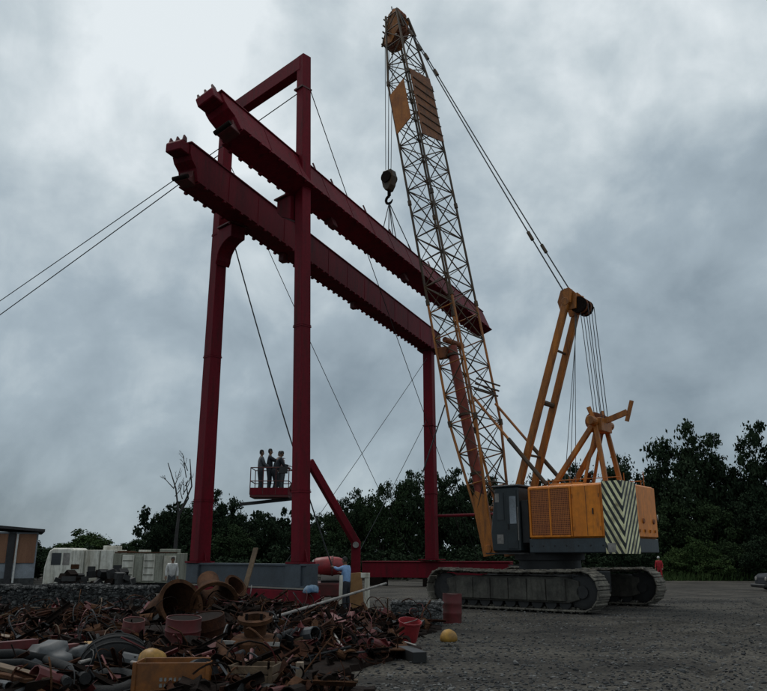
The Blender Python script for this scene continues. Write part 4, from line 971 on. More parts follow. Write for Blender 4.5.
p = hp(208, 645); drum('brown rusty drum beside the maroon drum', p - Z * .08, (-.12, -.2, 1), .36, .60, rust, rust3)
p = hp(132, 637); drum('small faded red can left of the maroon drum', p - Z * .1, (.1, -.2, 1), .20, .42, pink_red, rust3)
def pump():
    p = hp(254, 660); t = thing('pump_casing', 'rusty red pump casing with round flange on top', 'pump', p)
    b = MB(); b.lathe(p - Z * .05, (0, -.1, 1), [(.001, 0), (.40, 0), (.42, .1), (.40, .36), (.34, .42), (.001, .42)], n=22); b.build('casing', rust2, t, smooth=True)
    b = MB(); b.lathe(p + Vector((0, 0, .40)), (0, -.25, 1), [(.18, 0), (.2, .2), (.29, .22), (.29, .28), (.18, .28), (.16, 0)], n=20); b.build('flange', rust2, t, smooth=True)
    b = MB(); b.beam(p + Vector((-.7, -.25, .30)), p + Vector((.45, -.3, .27)), .05, .06); b.build('lever', pale, t)
    for k in range(6): a = k * 1.05; rod('bolt', p + Vector((.24 * math.cos(a), .24 * math.sin(a), .62)), p + Vector((.24 * math.cos(a), .24 * math.sin(a), .73)), .025, rust3, t)
pump()
def crate(label, c, size, rz, m_, slats, cat='crate', print_=None):
    t = thing('crate', label, cat, c, rz); sx, sy, sz = size
    def lp(name, x0, x1, y0, y1, z0, z1, mm=m_): b = MB(); b.bx(x0, x1, y0, y1, z0, z1); return b.build(name, mm, t, bevel=.006, local=True)
    lp('bottom', -sx / 2, sx / 2, -sy / 2, sy / 2, 0, .02)
    hh = (sz - .02) / slats
    for k in range(slats):
        z0 = .025 + k * hh; z1 = z0 + hh - .015
        lp('side_board', -sx / 2, sx / 2, -sy / 2 - .02, -sy / 2, z0, z1); lp('side_board', -sx / 2, sx / 2, sy / 2, sy / 2 + .02, z0, z1)
        lp('side_board', -sx / 2 - .02, -sx / 2 - .002, -sy / 2, sy / 2, z0, z1); lp('side_board', sx / 2 + .002, sx / 2 + .02, -sy / 2, sy / 2, z0, z1)
    for a in (-1, 1): lp('corner_post', a * sx / 2 - .025, a * sx / 2 + .025, -sy / 2 - .045, -sy / 2 - .022, 0, sz)
    if print_:
        for r_ in range(2):
            for k in range(5): lp('faded_mark', -.14 + k * .06, -.14 + k * .06 + .04 - .01 * (k % 2), -sy / 2 - .0245, -sy / 2 - .021, .17 - r_ * .07, .215 - r_ * .07, pale)
p = ground(166, 706); p.z = .10
crate('orange crate with faded pale marks on its side at the bottom edge', p + Vector((0, .35, 0)), (.92, .5, .40), .05, orange_pl, 1, print_=True)
p = ground(252, 702); p.z = .08
crate('broken wooden slatted crate at the bottom of the heap', p + Vector((0, .2, 0)), (.55, .45, .36), -.15, wood, 3)
def blob(name, label, cat, c, size, m_, seed, sub=3, noise=.25):
    bm = bmesh.new(); bmesh.ops.create_icosphere(bm, subdivisions=sub, radius=1); rg = random.Random(seed); ph = [rg.random() * 6 for _ in range(6)]
    for v in bm.verts:
        n = v.co.copy(); k = 1 + noise * (math.sin(3 * n.x + ph[0]) * math.sin(2.6 * n.y + ph[1]) + .5 * math.sin(7 * n.x + ph[2] + 3 * n.z) * math.sin(6 * n.y + ph[3]))
        v.co = Vector((n.x * size[0], n.y * size[1], max(-.35, n.z) * size[2])) * k + Vector(c)
    me = bpy.data.meshes.new(name); bm.to_mesh(me); bm.free(); me.materials.append(m_); me.polygons.foreach_set('use_smooth', [True] * len(me.polygons)); return tag(put(me, name), label, cat)
blob('lump', 'round orange-yellow lump behind the orange crate', 'lump', hp(151, 668, .10), (.20, .2, .17), yellow, 3, noise=.12)
blob('sack', 'crumpled grey plastic sack on planks at the left', 'sack', hp(46, 668, .10), (.50, .35, .24), tarp_m, 4, noise=.45)
blob('sack', 'dull grey bundle lying right of the crumpled sack', 'sack', hp(76, 660, .08), (.34, .25, .14), tarp_m, 5, noise=.35)
def tyre(label, c, axis, Rr_, r):
    t = thing('tyre', label, 'tyre', c); prof = []
    for k in range(15):
        a = -2.3 + 4.6 * k / 14; prof.append((Rr_ + r * math.cos(a), r * 1.05 * math.sin(a)))
    prof += [(Rr_ - r * .5, r * .6), (Rr_ - r * .5, -r * .6), prof[0]]
    b = MB(); b.lathe(c, axis, prof, n=36); b.build('carcass', rubber, t, smooth=True)
    for g_ in (-.5, 0, .5):
        b = MB(); rr = Rr_ + r * math.sqrt(1 - (g_ * .95) ** 2); b.lathe(Vector(c) + Vector(axis).normalized() * (g_ * r - .02), axis, [(rr - .01, 0), (rr + .012, .006), (rr + .012, .034), (rr - .01, .04)], n=36); b.build('tread_rib', rubber, t, smooth=True)
tyre('large black tyre slumped in the heap behind the orange crate', hp(115, 668, .02), (-.25, .80, .50), .34, .20)
tyre('black tyre lying flat at the bottom left of the heap', ground(108, 697) + Z * .12, (.05, -.2, 1), .32, .13)
# planks and pipes at lower left
def plank(name, label, cat, a, c, w, h, m_, group=None):
    b = MB(); b.beam(a, c, w, h); return one(b, name, label, cat, m_, group, bevel=.006)
def pipe(name, label, cat, pts, r, m_, group=None):
    b = MB()
    if len(pts) == 2: d = Vector(pts[1]) - Vector(pts[0]); L = d.length; b.lathe(pts[0], d, [(r, 0), (r, L), (r * .85, L), (r * .85, 0), (r, 0)], n=14)
    else: b.tube(pts, r, 10)
    return one(b, name, label, cat, m_, group, smooth=True)
plank('plank', 'pale timber plank ending beside the grey sack at the left edge', 'plank', hp(-20, 644, .18), hp(42, 652, .18), .22, .05, wood_pale)
plank('timber_beam', 'reddish timber beam under the pale plank at the left edge', 'beam', hp(-20, 661, .18), hp(34, 655, .18), .14, .14, red_old)
plank('timber_beam', 'pinkish brown beam lying from the sack to the yellow box', 'beam', hp(55, 661, .18), hp(93, 656, .18), .12, .12, pink_red)
plank('plank', 'weathered brown plank along the bottom left corner', 'plank', hp(-20, 676, .18), hp(46, 695, .18), .16, .05, wood)
plank('plank', 'narrow orange-brown plank at the very bottom left', 'plank', hp(-20, 686, .18), hp(28, 697, .18), .10, .05, rust2)
pipe('hose', 'thick black hose curving across the lower left of the heap', 'hose', [hp(-20, 668, .18), hp(15, 666, .18), hp(45, 672, .18), hp(68, 682, .18), hp(84, 694, .18)], .075, rubber)
pipe('hose', 'second black hose below the thick one at lower left', 'hose', [hp(-20, 679, .18), hp(20, 677, .18), hp(50, 686, .18), hp(66, 698, .18)], .06, rubber)
pipe('hose', 'thin pale rimmed hose looping round the flat tyre', 'hose', [hp(78, 676, .18), hp(95, 671, .18), hp(118, 673, .18), hp(138, 678, .18), hp(150, 690, .18)], .028, pale)
def bin_box(label, c, size, rz, m_):
    b = MB(); x, y, z = size; b.bx(-x / 2, x / 2, -y / 2, y / 2, 0, z); b.bx(-x / 2 - .02, x / 2 + .02, -y / 2 - .02, y / 2 + .02, z * .82, z * .88)
    o = b.build('tin_box', m_, None, bevel=.015, mtx=Matrix.Translation(c) @ Matrix.Rotation(rz, 4, 'Z') @ Matrix.Rotation(.2, 4, 'X')); tag(o, label, 'box')
bin_box('small dull yellow tin box lying left of the tyre', hp(92, 660, -.02), (.34, .26, .30), .2, yellow)
blob('bag', 'small white plastic scrap below the tyre', 'bag', hp(70, 676, .05), (.08, .06, .07), white_cl, 8, 2, .3)
# pole, beams and plates on the right of the heap
pipe('long_pole', 'long pale pole leaning across the middle of the heap', 'pole', [hp(262, 636, .28), at(386, 583.5, 23.0)], .032, pale)
plank('steel_channel', 'faded pinkish red steel beam tilted on the heap crest', 'beam', hp(312, 611, .16), hp(343, 634, .16), .26, .14, pink_red)
plank('plank', 'brown plank standing upright and leaning beside the sill beam', 'plank', at(240, 606, 21.0), at(256, 548, 21.6), .15, .04, wood)
plank('rusty_plate', 'long rusty folded plate sloping down to the right', 'plate', hp(372, 618, .16), hp(400, 660, .16), .42, .03, rust2)
plank('rusty_plate', 'narrow dark rusty plate lying left of the folded plate', 'plate', hp(362, 624, .16), hp(386, 662, .16), .16, .03, rust)
pipe('grey_pipe', 'grey pipe lying slanted above the wooden crate', 'pipe', [hp(233, 668, .16), hp(291, 641, .16)], .055, scrap_grey)
pipe('thin_rod', 'thin pale rod slanting down beside the dark hollow', 'rod', [hp(327, 632, .16), hp(345, 662, .16)], .02, pale)
pipe('brown_pipe', 'short brown pipe stub below the pump casing', 'pipe', [hp(218, 655, .16), hp(226, 671, .16)], .09, rust2)
def bucket(label, c, r, h, m_):
    t = thing('bucket', label, 'bucket', c); b = MB(); b.lathe(c, (.12, -.25, 1), [(.001, 0), (r * .78, 0), (r, h), (r * 1.06, h), (r * 1.06, h - .03), (r * .94, h - .03), (r * .74, .02), (.001, .02)], n=22); b.build('pail', m_, t, smooth=True)
    b = MB(); ax = Vector((.12, -.25, 1)).normalized(); x = ax.orthogonal().normalized(); y = ax.cross(x)
    b.tube([c + ax * h + x * (r * math.cos(a)) + y * (.3 * r * math.sin(a)) - ax * (.25 * r * math.sin(a)) for a in np.linspace(0, math.pi, 9)], .008, 5); b.build('handle', pale, t)
p = ground(408, 643); p.z = .05; bucket('bright red bucket in front of the stone basket', p, .24, .42, bright_red)
p = ground(390, 622); p.z = .1; bucket('pale basin on the edge of the heap left of the stone basket', p, .22, .16, pale)
p = ground(449, 645); blob('buoy', 'orange-yellow ball on the gravel at the end of the heap', 'ball', p + Z * .13, (.19, .18, .18), yellow, 9, 3, .05)
plank('metal_casing', 'black angular casing with a pale streak right of the rusty plates', 'casing', ground(404, 657) + Z * .1, ground(420, 664) + Z * .1, .25, .18, black)
plank('bright_strip', 'pale strip lying on the black casing', 'strip', ground(405, 655) + Z * .23, ground(416, 659) + Z * .23, .04, .02, pale)
plank('red_board', 'red and white board lying at the bottom centre of the heap', 'board', ground(281, 693) + Z * .12, ground(306, 691) + Z * .12, .20, .03, bright_red)
plank('wood_block', 'upright pale wood block at the bottom edge', 'block', ground(299, 696) + Z * .02, ground(299, 696) + Z * .42, .12, .1, wood_pale)
def roller(label, px, py, r, L):
    p = ground(px, py); c = Vector((p.x, p.y, r + .1)); b = MB(); d = (CAMP - c); d.z = 0; d = (d.normalized() + Vector((.2, 0, .15))).normalized(); b.lathe(c, d, [(r, -L), (r, 0), (r * .35, 0), (r * .35, -L * .6), (.001, -L * .6)], n=22); one(b, 'roller', label, 'roller', scrap_grey, smooth=True)
roller('grey hollow roller facing the camera right of the orange crate', 201, 702, .21, .35)
def coil(label, c, ax, r, n, rr, m_, seed):
    rg = random.Random(seed); b = MB(); ax = Vector(ax).normalized(); x = ax.orthogonal().normalized(); y = ax.cross(x)
    for k in range(n):
        o = Vector(c) + ax * rg.gauss(0, .06); q = r * (1 + rg.gauss(0, .08)); w0 = rg.random() * 6; sp = 2.5 + rg.random() * 3.5
        b.tube([o + x * (q * math.cos(w0 + t)) + y * (q * (1 + .1 * math.sin(t)) * math.sin(w0 + t)) for t in np.linspace(0, sp, 18)], rr, 5)
    one(b, 'wire_coil', label, 'wire coil', m_)
coil('bundle of brown bent reinforcing rods at the left of the heap', hp(60, 632, .12), (.1, -.25, .9), .75, 16, .016, rust, 21)
coil('loose arcs of pale wire beside the rod bundle', hp(98, 640, .08), (.6, -.6, .4), .36, 4, .007, scrap_grey, 22)
coil('tangle of dark wire loops in the middle of the heap', hp(335, 652, .1), (.1, -.5, .7), .40, 8, .010, rust3, 23)
coil('rusty wire coil under the pink beam', hp(300, 640, .08), (.3, -.4, .8), .30, 6, .010, rust, 24)
coil('tangled wire on the left edge of the heap', hp(12, 622, .05), (.2, -.3, .9), .3, 6, .008, scrap_grey, 25)
coil('rusty hoops on the right slope of the heap', hp(372, 660, .06), (.2, -.3, .8), .25, 5, .009, rust, 26)

# plywood sheet, white posts, blue bundle near the man
p = ground(355, 611); b = MB(); b.box(Vector((p.x, p.y, .62)), (.52, .05, 1.24), Matrix.Rotation(-.08, 3, 'Y') @ Matrix.Rotation(.1, 3, 'X')); one(b, 'plywood_sheet', 'tan plywood sheet standing behind the person in blue', 'sheet', ply)
p = ground(367, 613); b = MB(); b.box(Vector((p.x, p.y, .62)), (.17, .10, 1.24)); b.box(Vector((p.x - .06, p.y - .03, 1.18)), (.30, .08, .16)); one(b, 'white_post', 'chipped white post right of the plywood sheet', 'post', white_p, bevel=.01)
p = ground(340, 617); b = MB(); b.cyl((p.x, p.y, 0), (p.x + .02, p.y, 1.22), .055, n=10); one(b, 'white_post', 'slim white pipe post in front of the person in blue', 'post', white_p)
p = at(311, 586, 25.2); blob('bundle', 'pale blue sheet bundled on the red bogie beam', 'bundle', Vector((p.x, p.y, .74)), (.24, .16, .17), blue_tarp, 31, 3, .25)
# gabion / stone baskets
def gabion(label, c, rz, size, seed, top_pale, group):
    t = thing('stone_basket', label, 'stone basket', c, rz, group); sx, sy, sz = size; rg0 = random.Random(seed)
    m4 = Matrix.Translation(c) @ Matrix.Rotation(rz, 4, 'Z')
    cx, cy, cz = c; ca, sa = math.cos(rz), math.sin(rz)
    def place(rg):
        f = rg.integers(0, 4)
        x = rg.uniform(-sx / 2, sx / 2); y = rg.uniform(-sy / 2, sy / 2); z = rg.uniform(.05, sz)
        if f == 0: z = sz - .04
        elif f == 1: y = -sy / 2 + .05
        elif f == 2: x = (sx / 2 - .05) * (1 if rg.uniform() > .5 else -1)
        else: y = -sy / 2 + .05
        return (x, y, z)
    o = ico_rocks('stones', 900 + seed, place, lambda rg, p_: rg.uniform(.04, .08), [rock, rock, rock_lt] if not top_pale else [rock_lt, rock_lt, rock]); o.parent = t; o['kind'] = 'stuff'
    b = MB(); b.bx(-sx / 2 + .06, sx / 2 - .06, -sy / 2 + .06, sy / 2 - .06, .0, sz - .06); b.build('core', rock, t, local=True)
    b = MB()
    n = int(sx / .16)
    for k in range(n + 1):
        x = -sx / 2 + sx * k / n; b.cyl((x, -sy / 2 - .03, 0), (x, -sy / 2 - .03, sz + .03), .006, n=4, cap=False); b.cyl((x, -sy / 2 - .03, sz + .03), (x, sy / 2, sz + .03), .006, n=4, cap=False)
    for k in range(int(sz / .16) + 1): z = sz * k / int(sz / .16); b.cyl((-sx / 2, -sy / 2 - .03, z), (sx / 2, -sy / 2 - .03, z), .006, n=4, cap=False)
    w = b.build('wire_mesh', scrap_grey, t, local=True); w['kind'] = 'stuff'
gl = 'stone baskets of the low wall'
for i, (xa, lab) in enumerate(((-14, 'leftmost stone basket of the low wall, cut by the frame edge'), (26, 'second stone basket from the left in the low wall'), (76, 'third stone basket of the low wall below the white truck cab'), (125, 'last stone basket of the low wall next to the flared pipe'))):
    p = at(xa, 595, 23.6); gabion(lab, Vector((p.x, p.y, 0)), -.06, (1.62, .9, .98 - .04 * (i % 2)), i, False, gl)
g = ground(418, 627); gabion('pale topped stone basket at the right end of the heap', Vector((g.x, g.y + .3, 0)), -.1, (1.30, .8, .62), 7, True, 'single stone basket')

# ------------------------------------------------------------------ background left: truck, shed
def truck():
    c = at(116, 575, 42); c = Vector((c.x, c.y, 0)); t = thing('derelict_truck', 'derelict dirty white truck body with long ribbed box behind the low wall', 'truck', c)
    def lb(name, x0, x1, y0, y1, z0, z1, m_, parent=None, bevel=.02): b = MB(); b.bx(c.x + x0, c.x + x1, c.y + y0, c.y + y1, z0, z1); return b.build(name, m_, parent or t, bevel=bevel)
    b = MB(); b.prism([(-3.40, .35), (-2.0, .35), (-2.0, 2.12), (-2.15, 2.2), (-3.0, 2.2), (-3.22, 2.05), (-3.40, 1.2)], c, (1, 0, 0), Z, (0, 1, 0), -1.1, 1.1); cabo = b.build('cab', white_p, t, bevel=.06)
    lb('window', -3.05, -2.55, -1.115, -1.103, 1.35, 1.95, glass, cabo, 0); lb('window', -2.45, -2.1, -1.115, -1.103, 1.35, 1.95, pale, cabo, 0)
    lb('panel_opening', -2.35, -1.6, -1.06, -1.03, 1.15, 1.38, rust2)
    lb('mid_body', -1.995, .15, -1.02, 1.0, .4, 2.10, white_p); lb('vent', -1.15, -.75, -1.05, -1.022, 1.0, 1.28, steel_dk); lb('hatch', .2, .95, -1.16, -1.123, .85, 1.35, steel_dk)
    for x in (-1.4, -.6): lb('seam_rib', x, x + .05, -1.045, -1.023, .45, 2.05, white_g)
    lb('box_body', .155, 3.45, -1.12, 1.1, .45, 1.93, white_g)
    xs_ = [.17, .62, 1.28, 1.72, 2.36, 2.78, 3.44]
    for k in range(6): lb('side_panel', xs_[k] + .02, xs_[k + 1] - .02, -1.15 - .012 * (k % 3), -1.123, .5 + .06 * (k % 2), 1.90 - .05 * ((k * 7) % 3), (white_g, white_p, white_g, white_p, white_g, white_p)[k])
    for k in (1, 3): 
        for zz in (.85, 1.2, 1.55): lb('panel_crease', xs_[k] + .06, xs_[k + 1] - .06, -1.185, -1.166, zz, zz + .035, white_g)
    for k, (xa, xb) in enumerate(((.3, .9), (1.4, 1.7), (2.5, 3.3))): lb('roof_scrap', xa, xb, -1.0, .2, 1.945, 2.0 + .05 * (k + 1), (rust2, white_p, white_g)[k])
    lb('roof_rack', -.6, .0, -.6, .6, 2.103, 2.32, white_p)
    lb('roof_rail', .2, 3.45, -1.14, -1.06, 1.94, 2.0, rust2); lb('chassis', -3.2, 3.4, -.7, .7, .15, .39, steel_dk)
    for x in (-2.7, 1.6, 2.6):
        b = MB(); b.lathe(c + Vector((x, -1.05, .42)), (0, 1, 0), [(.001, 0), (.22, 0), (.42, .03), (.42, .25), (.001, .27)], n=18); b.build('wheel', rubber, t, smooth=True)
truck()
def debris_row():
    c = at(95, 578, 38); b = MB(); rg = random.Random(5)
    for k in range(46):
        p = at(58 + rg.random() * 74, 580, 38 + rg.random() * 2); b.box((p.x, p.y, .25 + rg.random() * .75), (.2 + .4 * rg.random(), .3, .15 + .35 * rg.random()), Matrix.Rotation(rg.random() * 3, 3, 'Z') @ Matrix.Rotation(rg.gauss(0, .4), 3, 'X'), rg.randrange(3))
    o = b.build('dark_debris', [steel_dk, rubber, rust3]); tag(o, 'dark machine debris piled in front of the derelict truck', 'debris', kind='stuff')
debris_row()
def shed():
    c = at(34, 575, 52); c = Vector((c.x, c.y, 0)); t = thing('shed', 'tan panelled shed with dark overhanging roof at the left edge', 'building', c)
    def lb(name, x0, x1_, y0, y1, z0, z1, m_, bevel=.01): b = MB(); b.bx(c.x + x0, c.x + x1_, c.y + y0, c.y + y1, z0, z1); return b.build(name, m_, t, bevel=bevel)
    lb('wall', -9, 0, 0, 7, 0, 3.3, wall_w)
    x = -.1
    while x > -8:
        lb('panel', x - 1.25, x, -.07, -.004, 1.35, 3.2, brick_pan); x -= 1.25; lb('column', x - .42, x - .02, -.12, -.005, 0, 3.28, dark_wall); x -= .45
    lb('drain_pipe', -1.30, -1.18, -.22, -.13, .1, 3.2, white_cl)
    b = MB(); b.prism([(-9.5, 4.05), (.35, 3.33), (.35, 3.5), (-9.5, 4.25)], c, (1, 0, 0), Z, (0, 1, 0), -.5, 7.3); b.build('roof', dark_wall, t)
    lb('plinth', -9, .02, -.06, -.003, 0, .4, rock)
    t.rotation_euler = (0, 0, math.radians(25))
shed()
# vehicle part cut by the right edge
def car():
    p = ground(752, 591); c = Vector((p.x + 2.45, p.y + .4, 0)); t = thing('parked_vehicle', 'dark vehicle front cut off by the right edge of the yard', 'vehicle', c)
    def X_(poly, y0, y1, nm, m_, par=None, bv=.04): b = MB(); b.prism(poly, c, (1, 0, 0), Z, (0, 1, 0), y0, y1); return b.build(nm, m_, par or t, bevel=bv)
    bo = X_([(-1.7, .32), (1.9, .32), (1.9, .9), (-.2, .95), (-1.45, .86), (-1.7, .7)], -.78, .78, 'body', dark_cl)
    X_([(-.95, .92), (1.7, .92), (1.5, 1.45), (-.5, 1.48)], -.70, .70, 'cabin', glass); X_([(-.52, 1.483), (1.5, 1.453), (1.4, 1.50), (-.45, 1.53)], -.68, .68, 'roof', pale, None, .01)
    X_([(-1.95, .16), (-1.55, .16), (-1.55, .34), (-1.95, .34)], -.8, .8, 'bumper', black)
    for y in (-.55, .55): b = MB(); b.lathe(c + Vector((-1.705, y, .60)), (-1, 0, 0), [(.001, .04), (.09, .03), (.11, 0)], n=14); b.build('headlight', pale, bo)
    for x in (-1.05, 1.2):
        for y in (-.80, .62):
            b = MB(); b.lathe(c + Vector((x, y, .31)), (0, 1, 0), [(.001, 0), (.18, 0), (.31, .02), (.31, .17), (.001, .19)], n=18); w = b.build('wheel', rubber, t, smooth=True)
car()

# ------------------------------------------------------------------ trees
def leaf_crown(seed, rx, rz, nclump, nleaf, leaf, conic=0.0, ragged=.25):
    rg = np.random.default_rng(seed); C = []
    while len(C) < nclump:
        p = rg.normal(0, 1, 3); p /= np.linalg.norm(p); r = rg.uniform(.25, 1) ** .5
        q = p * r; q *= 1 + ragged * np.sin(3.1 * p[0] + seed) * np.sin(2.7 * p[1] + 2 * p[2] + seed * 1.7)
        taper = 1 - conic * max(0, q[2]); C.append((q[0] * rx * taper, q[1] * rx * taper, q[2] * rz))
    C = np.array(C); cs = rg.uniform(.08, .21, nclump) * (rx + rz) * .5
    P = np.repeat(C, nleaf, 0) + rg.normal(0, 1, (nclump * nleaf, 3)) * np.repeat(cs, nleaf)[:, None] * np.array([.62, .62, .45])
    n = len(P); a = rg.normal(0, 1, (n, 3)); a /= np.linalg.norm(a, axis=1)[:, None]; c = np.cross(a, rg.normal(0, 1, (n, 3))); c /= np.linalg.norm(c, axis=1)[:, None]
    s = leaf * rg.uniform(.55, 1.25, n)[:, None]
    V = np.stack([P + a * s, P + c * s * .55, P - a * s, P - c * s * .55], 1).reshape(-1, 3)
    return V
def mesh_np(name, V, m_):
    n = len(V) // 4; me = bpy.data.meshes.new(name); me.vertices.add(len(V)); me.vertices.foreach_set('co', V.astype(np.float32).ravel())
    me.loops.add(4 * n); me.loops.foreach_set('vertex_index', np.arange(4 * n, dtype=np.int32)); me.polygons.add(n); me.polygons.foreach_set('loop_start', np.arange(0, 4 * n, 4, dtype=np.int32)); me.update(calc_edges=True)
    me.materials.append(m_); return me
def trunk_mesh(name, h, r, seed, m_, spread=1.0, bare=False):
    rg = random.Random(seed); b = MB()
    def grow(p, d, L, r_, lev):
        pts = [p]; rs = [r_]; q = p.copy(); dd = d.copy(); n = 5
        for k in range(n):
            dd = (dd + Vector((rg.gauss(0, .12), rg.gauss(0, .12), rg.gauss(.03, .06)))).normalized(); q = q + dd * (L / n); pts.append(q.copy()); rs.append(r_ * (1 - .62 * (k + 1) / n))
        b.tube(pts, rs, 6 if lev < 2 else 4)
        if lev < (4 if bare else 2):
            for k in range(4 if lev == 0 else 3):
                i = rg.randrange(2, n + 1); a = rg.random() * 6.28; nd = (dd + Vector((math.cos(a), math.sin(a), .25)) * (.75 * spread)).normalized(); grow(pts[i], nd, L * (.55 + .2 * rg.random()), rs[i] * .75, lev + 1)
    grow(Vector((0, 0, -.1)), Vector((0, 0, 1)), h, r, 0); return b.mesh(name, m_, smooth=True)
TREES = [(mesh_np('crown', leaf_crown(s, 1.0, 1.0, 125, 115, .050, c, .46), m_), m_) for s, c, m_ in ((1, .1, leaf_dark), (2, .3, leaf_dark), (3, .0, leaf_mid), (4, .25, leaf_mid), (5, .1, leaf_lite))]
TRUNKS = [trunk_mesh('trunk', 1.0, .045, s, bark) for s in (1, 2, 3)]
ti = [0]
def tree(px, ytop, wpx, Y, kind, label, base=0.0, group='trees behind the yard', name='tree', skirt_f=.12):
    top = at(px, ytop, Y); H = top.z; c = Vector((top.x, top.y, base)); depth = Y * CT + (H - CAM_H) * ST; rx = wpx / F_PX * depth / 2
    i = ti[0]; ti[0] += 1; z0 = H * skirt_f; rz = (H - z0) / 2 * .88
    t = thing(name, label, 'tree', c, 0, group); rot = Matrix.Rotation(i * 2.1, 4, 'Z')
    put(TREES[kind][0], 'crown', t, Matrix.Translation((0, 0, z0 + (H - z0) / 2)) @ rot @ Matrix.Diagonal((rx * .86, rx * .86, rz, 1)), True)
    put(TRUNKS[i % 3], 'trunk', t, rot @ Matrix.Diagonal((H * .34, H * .34, H * .46, 1)), True)
# right-hand wood
for a in [(684, 421, 84, 67, 0, 'tallest dark tree right of the crane counterweight'), (727, 452, 62, 66, 1, 'dark tree between the two tallest trees on the right'),
          (765, 418, 74, 64, 0, 'tall dark tree cut by the right edge of the frame'), (646, 462, 60, 70, 1, 'dark tree just behind the rear corner of the crane'),
          (612, 452, 62, 70, 0, 'tree behind the crane A-frame, right of its legs'), (575, 462, 58, 72, 1, 'tree behind the crane A-frame, left of its legs'),
          (705, 494, 60, 64, 3, 'lighter green tree below the tallest tree on the right'), (668, 500, 60, 66, 2, 'mid green tree behind the person in red'),
          (745, 492, 64, 63, 1, 'low dark tree before the right edge tree'),
          (535, 470, 56, 74, 0, 'tree behind the crane mast foot'), (500, 474, 58, 72, 1, 'tree behind the crane cab and boom foot'),
          (462, 466, 58, 70, 0, 'dark tree between the far column and the boom foot'), (436, 470, 46, 73, 2, 'tree directly behind the far red column'),
          (406, 468, 56, 70, 0, 'dark tree left of the far red column'), (382, 482, 50, 68, 2, 'mid green tree left of the far column, second from it'),
          (358, 488, 50, 70, 0, 'dark tree above the red boom lift arm joint'), (331, 510, 46, 66, 3, 'tree behind the lower part of the boom lift arm'),
          (306, 520, 44, 70, 1, 'tree hidden mostly by the near red leg'), (268, 512, 54, 64, 0, 'round dark tree below the raised basket'),
          (236, 524, 52, 62, 2, 'low green tree between the two red portal legs'), (222, 488, 52, 68, 0, 'tall dark tree just right of the farther red leg'),
          (187, 500, 56, 66, 1, 'dark tree behind the farther red leg'), (166, 503, 48, 62, 0, 'dark tree under the bare dead tree'),
          (134, 537, 40, 72, 3, 'low pale tree right of the truck roof'), (88, 529, 66, 76, 4, 'bright green leaning tree above the derelict truck'),
          (55, 546, 44, 74, 3, 'low tree between the shed and the derelict truck'), (118, 552, 40, 80, 2, 'small far tree directly behind the truck'),
          (40, 556, 36, 62, 1, 'dark bush tree against the shed wall')]:
    tree(*a)
def dead_tree():
    p = at(181, 470, 60); t = thing('dead_tree', 'bare dead tree with forked grey branches left of the portal', 'tree', Vector((p.x, p.y, 0)))
    top = at(182, 458, 60)
    H = top.z
    b = MB(); rg = random.Random(14)
    def br(p0, p1, r0, lev):
        mid = p0.lerp(p1, .5) + Vector((rg.gauss(0, .07), rg.gauss(0, .07), 0)) * (p1 - p0).length; b.tube([p0, p0.lerp(mid, .5), mid, p1], [r0, r0 * .85, r0 * .7, r0 * .4], 5)
        if lev < 3:
            for k in range(3):
                f = .35 + .6 * rg.random(); q = p0.lerp(p1, f); d = (p1 - p0); L = d.length * (.26 + .14 * rg.random()); a = rg.choice((-1, 1)) * (.3 + .3 * rg.random()); nd = Matrix.Rotation(a, 3, 'Y') @ d.normalized() + Vector((0, rg.gauss(0, .3), .15)); br(q, q + nd.normalized() * L, r0 * .5, lev + 1)
    root = Vector((p.x, p.y, 0)); b.tube([root, root + Z * 3, at(179, 512, 60)], [.2, .15, .10], 7); tr = b.build('trunk', bark_dead, t)
    for x, y in ((168, 463), (190, 459), (186, 482)):
        b = MB(); br(at(179, 515, 60), at(x, y, 60 + rg.gauss(0, .6)), .085, 0); b.build('branch', bark_dead, t)
dead_tree()
def bushes():
    rg = random.Random(9)
    spots = [(620, 60), (638, 64), (676, 62.5), (694, 62), (714, 61), (735, 61), (754, 60), (777, 59.5)]
    names = ['behind the track end', 'under the counterweight', 'right of the person in red', 'two bushes right of the person in red', 'below the lighter green tree', 'left of the parked vehicle', 'behind the parked vehicle', 'at the right frame edge']
    for i, (px, Y) in enumerate(spots):
        lite = i in (2, 3, 4); h = 2.2 + 1.4 * rg.random(); p = at(px, 560, Y); t = thing('bush', 'low bush ' + names[i], 'bush', Vector((p.x, p.y, 0)), 0, 'bushes along the back of the yard')
        put(TREES[4 if lite else (0, 1, 2)[i % 3]][0], 'foliage', t, Matrix.Translation((0, 0, h * .42)) @ Matrix.Rotation(i * 1.3, 4, 'Z') @ Matrix.Diagonal((1.7, 1.5, h * .5, 1)), True)
        put(TRUNKS[i % 3], 'stem', t, Matrix.Diagonal((h * .3, h * .3, h * .35, 1)), True)
bushes()
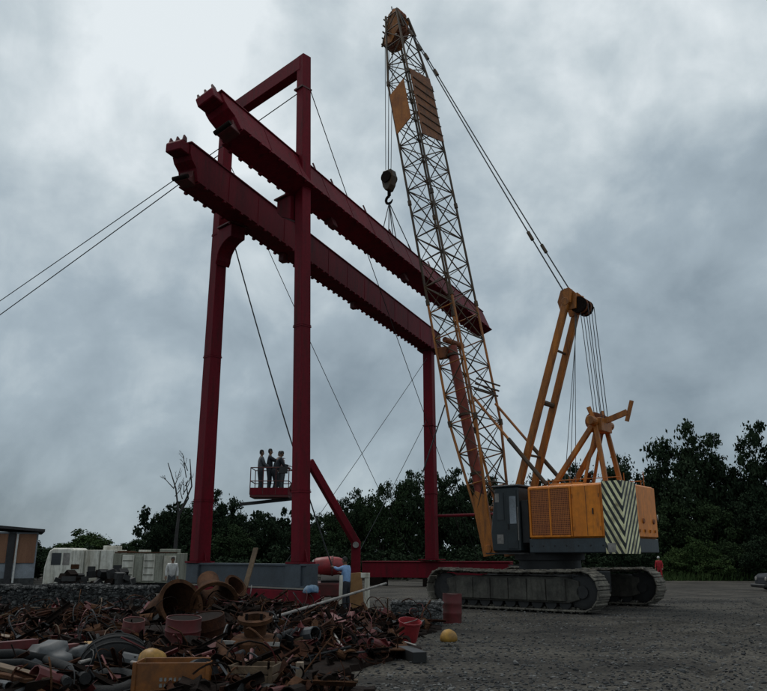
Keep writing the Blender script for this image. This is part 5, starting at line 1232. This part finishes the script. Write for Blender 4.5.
def undergrowth():
    rg = np.random.default_rng(6); Vs = []
    for px in range(-20, 640, 17):
        p = at(px + rg.uniform(-5, 5), 560, rg.uniform(58, 66)); hh = rg.uniform(1.8, 3.2)
        Vs.append(leaf_crown(300 + px, 1.0, 1.0, 40, 40, .09, .1, .3) * np.array([1.6, 1.4, hh * .5]) + np.array([p.x, p.y, hh * .42]))
    o = put(mesh_np('undergrowth', np.concatenate(Vs), leaf_dark), 'undergrowth'); tag(o, 'dark undergrowth line behind the gantry and crane', 'undergrowth', kind='stuff')
undergrowth()
def verge():
    rg = np.random.default_rng(3); n = 9000; Y = rg.uniform(59.2, 62, n); X = rg.uniform(-30, 34, n); keep = (X > 15); X, Y = X[keep], Y[keep]; n = len(X)
    h = rg.uniform(.15, .7, n); w = rg.uniform(.02, .05, n); a = rg.uniform(0, 6.28, n); lx = rg.normal(0, .18, n); ly = rg.normal(0, .18, n)
    ca, sa = np.cos(a) * w, np.sin(a) * w; z = np.zeros(n)
    V = np.stack([np.stack([X - ca, Y - sa, z], 1), np.stack([X + ca, Y + sa, z], 1), np.stack([X + lx + ca * .3, Y + ly + sa * .3, h], 1), np.stack([X + lx - ca * .3, Y + ly - sa * .3, h], 1)], 1).reshape(-1, 3)
    o = put(mesh_np('grass_verge', V, leaf_lite), 'grass_verge'); tag(o, 'strip of green weeds along the back edge of the gravel', 'grass', kind='stuff')
verge()
# far wood closing the view behind the single trees
def far_wood():
    rg = np.random.default_rng(8); Vs = []
    for k in range(60):
        px = -40 + k * 15 + rg.uniform(-6, 6)
        if px < 150: hh = rg.uniform(2.6, 4.0)
        elif px > 600: hh = rg.uniform(8, 10)
        else: hh = rg.uniform(5.5, 7.5)
        p = at(px, 560, 84); V = leaf_crown(100 + k, 1.0, 1.0, 40, 40, .10, .1, .3) * np.array([2.4, 2.0, hh * .52]) + np.array([p.x, p.y, hh * .46]); Vs.append(V)
    o = put(mesh_np('far_wood', np.concatenate(Vs), leaf_dark), 'far_wood'); tag(o, 'dark mass of distant woodland behind the nearer trees', 'wood', kind='stuff')
far_wood()
print('built', len(bpy.data.objects))
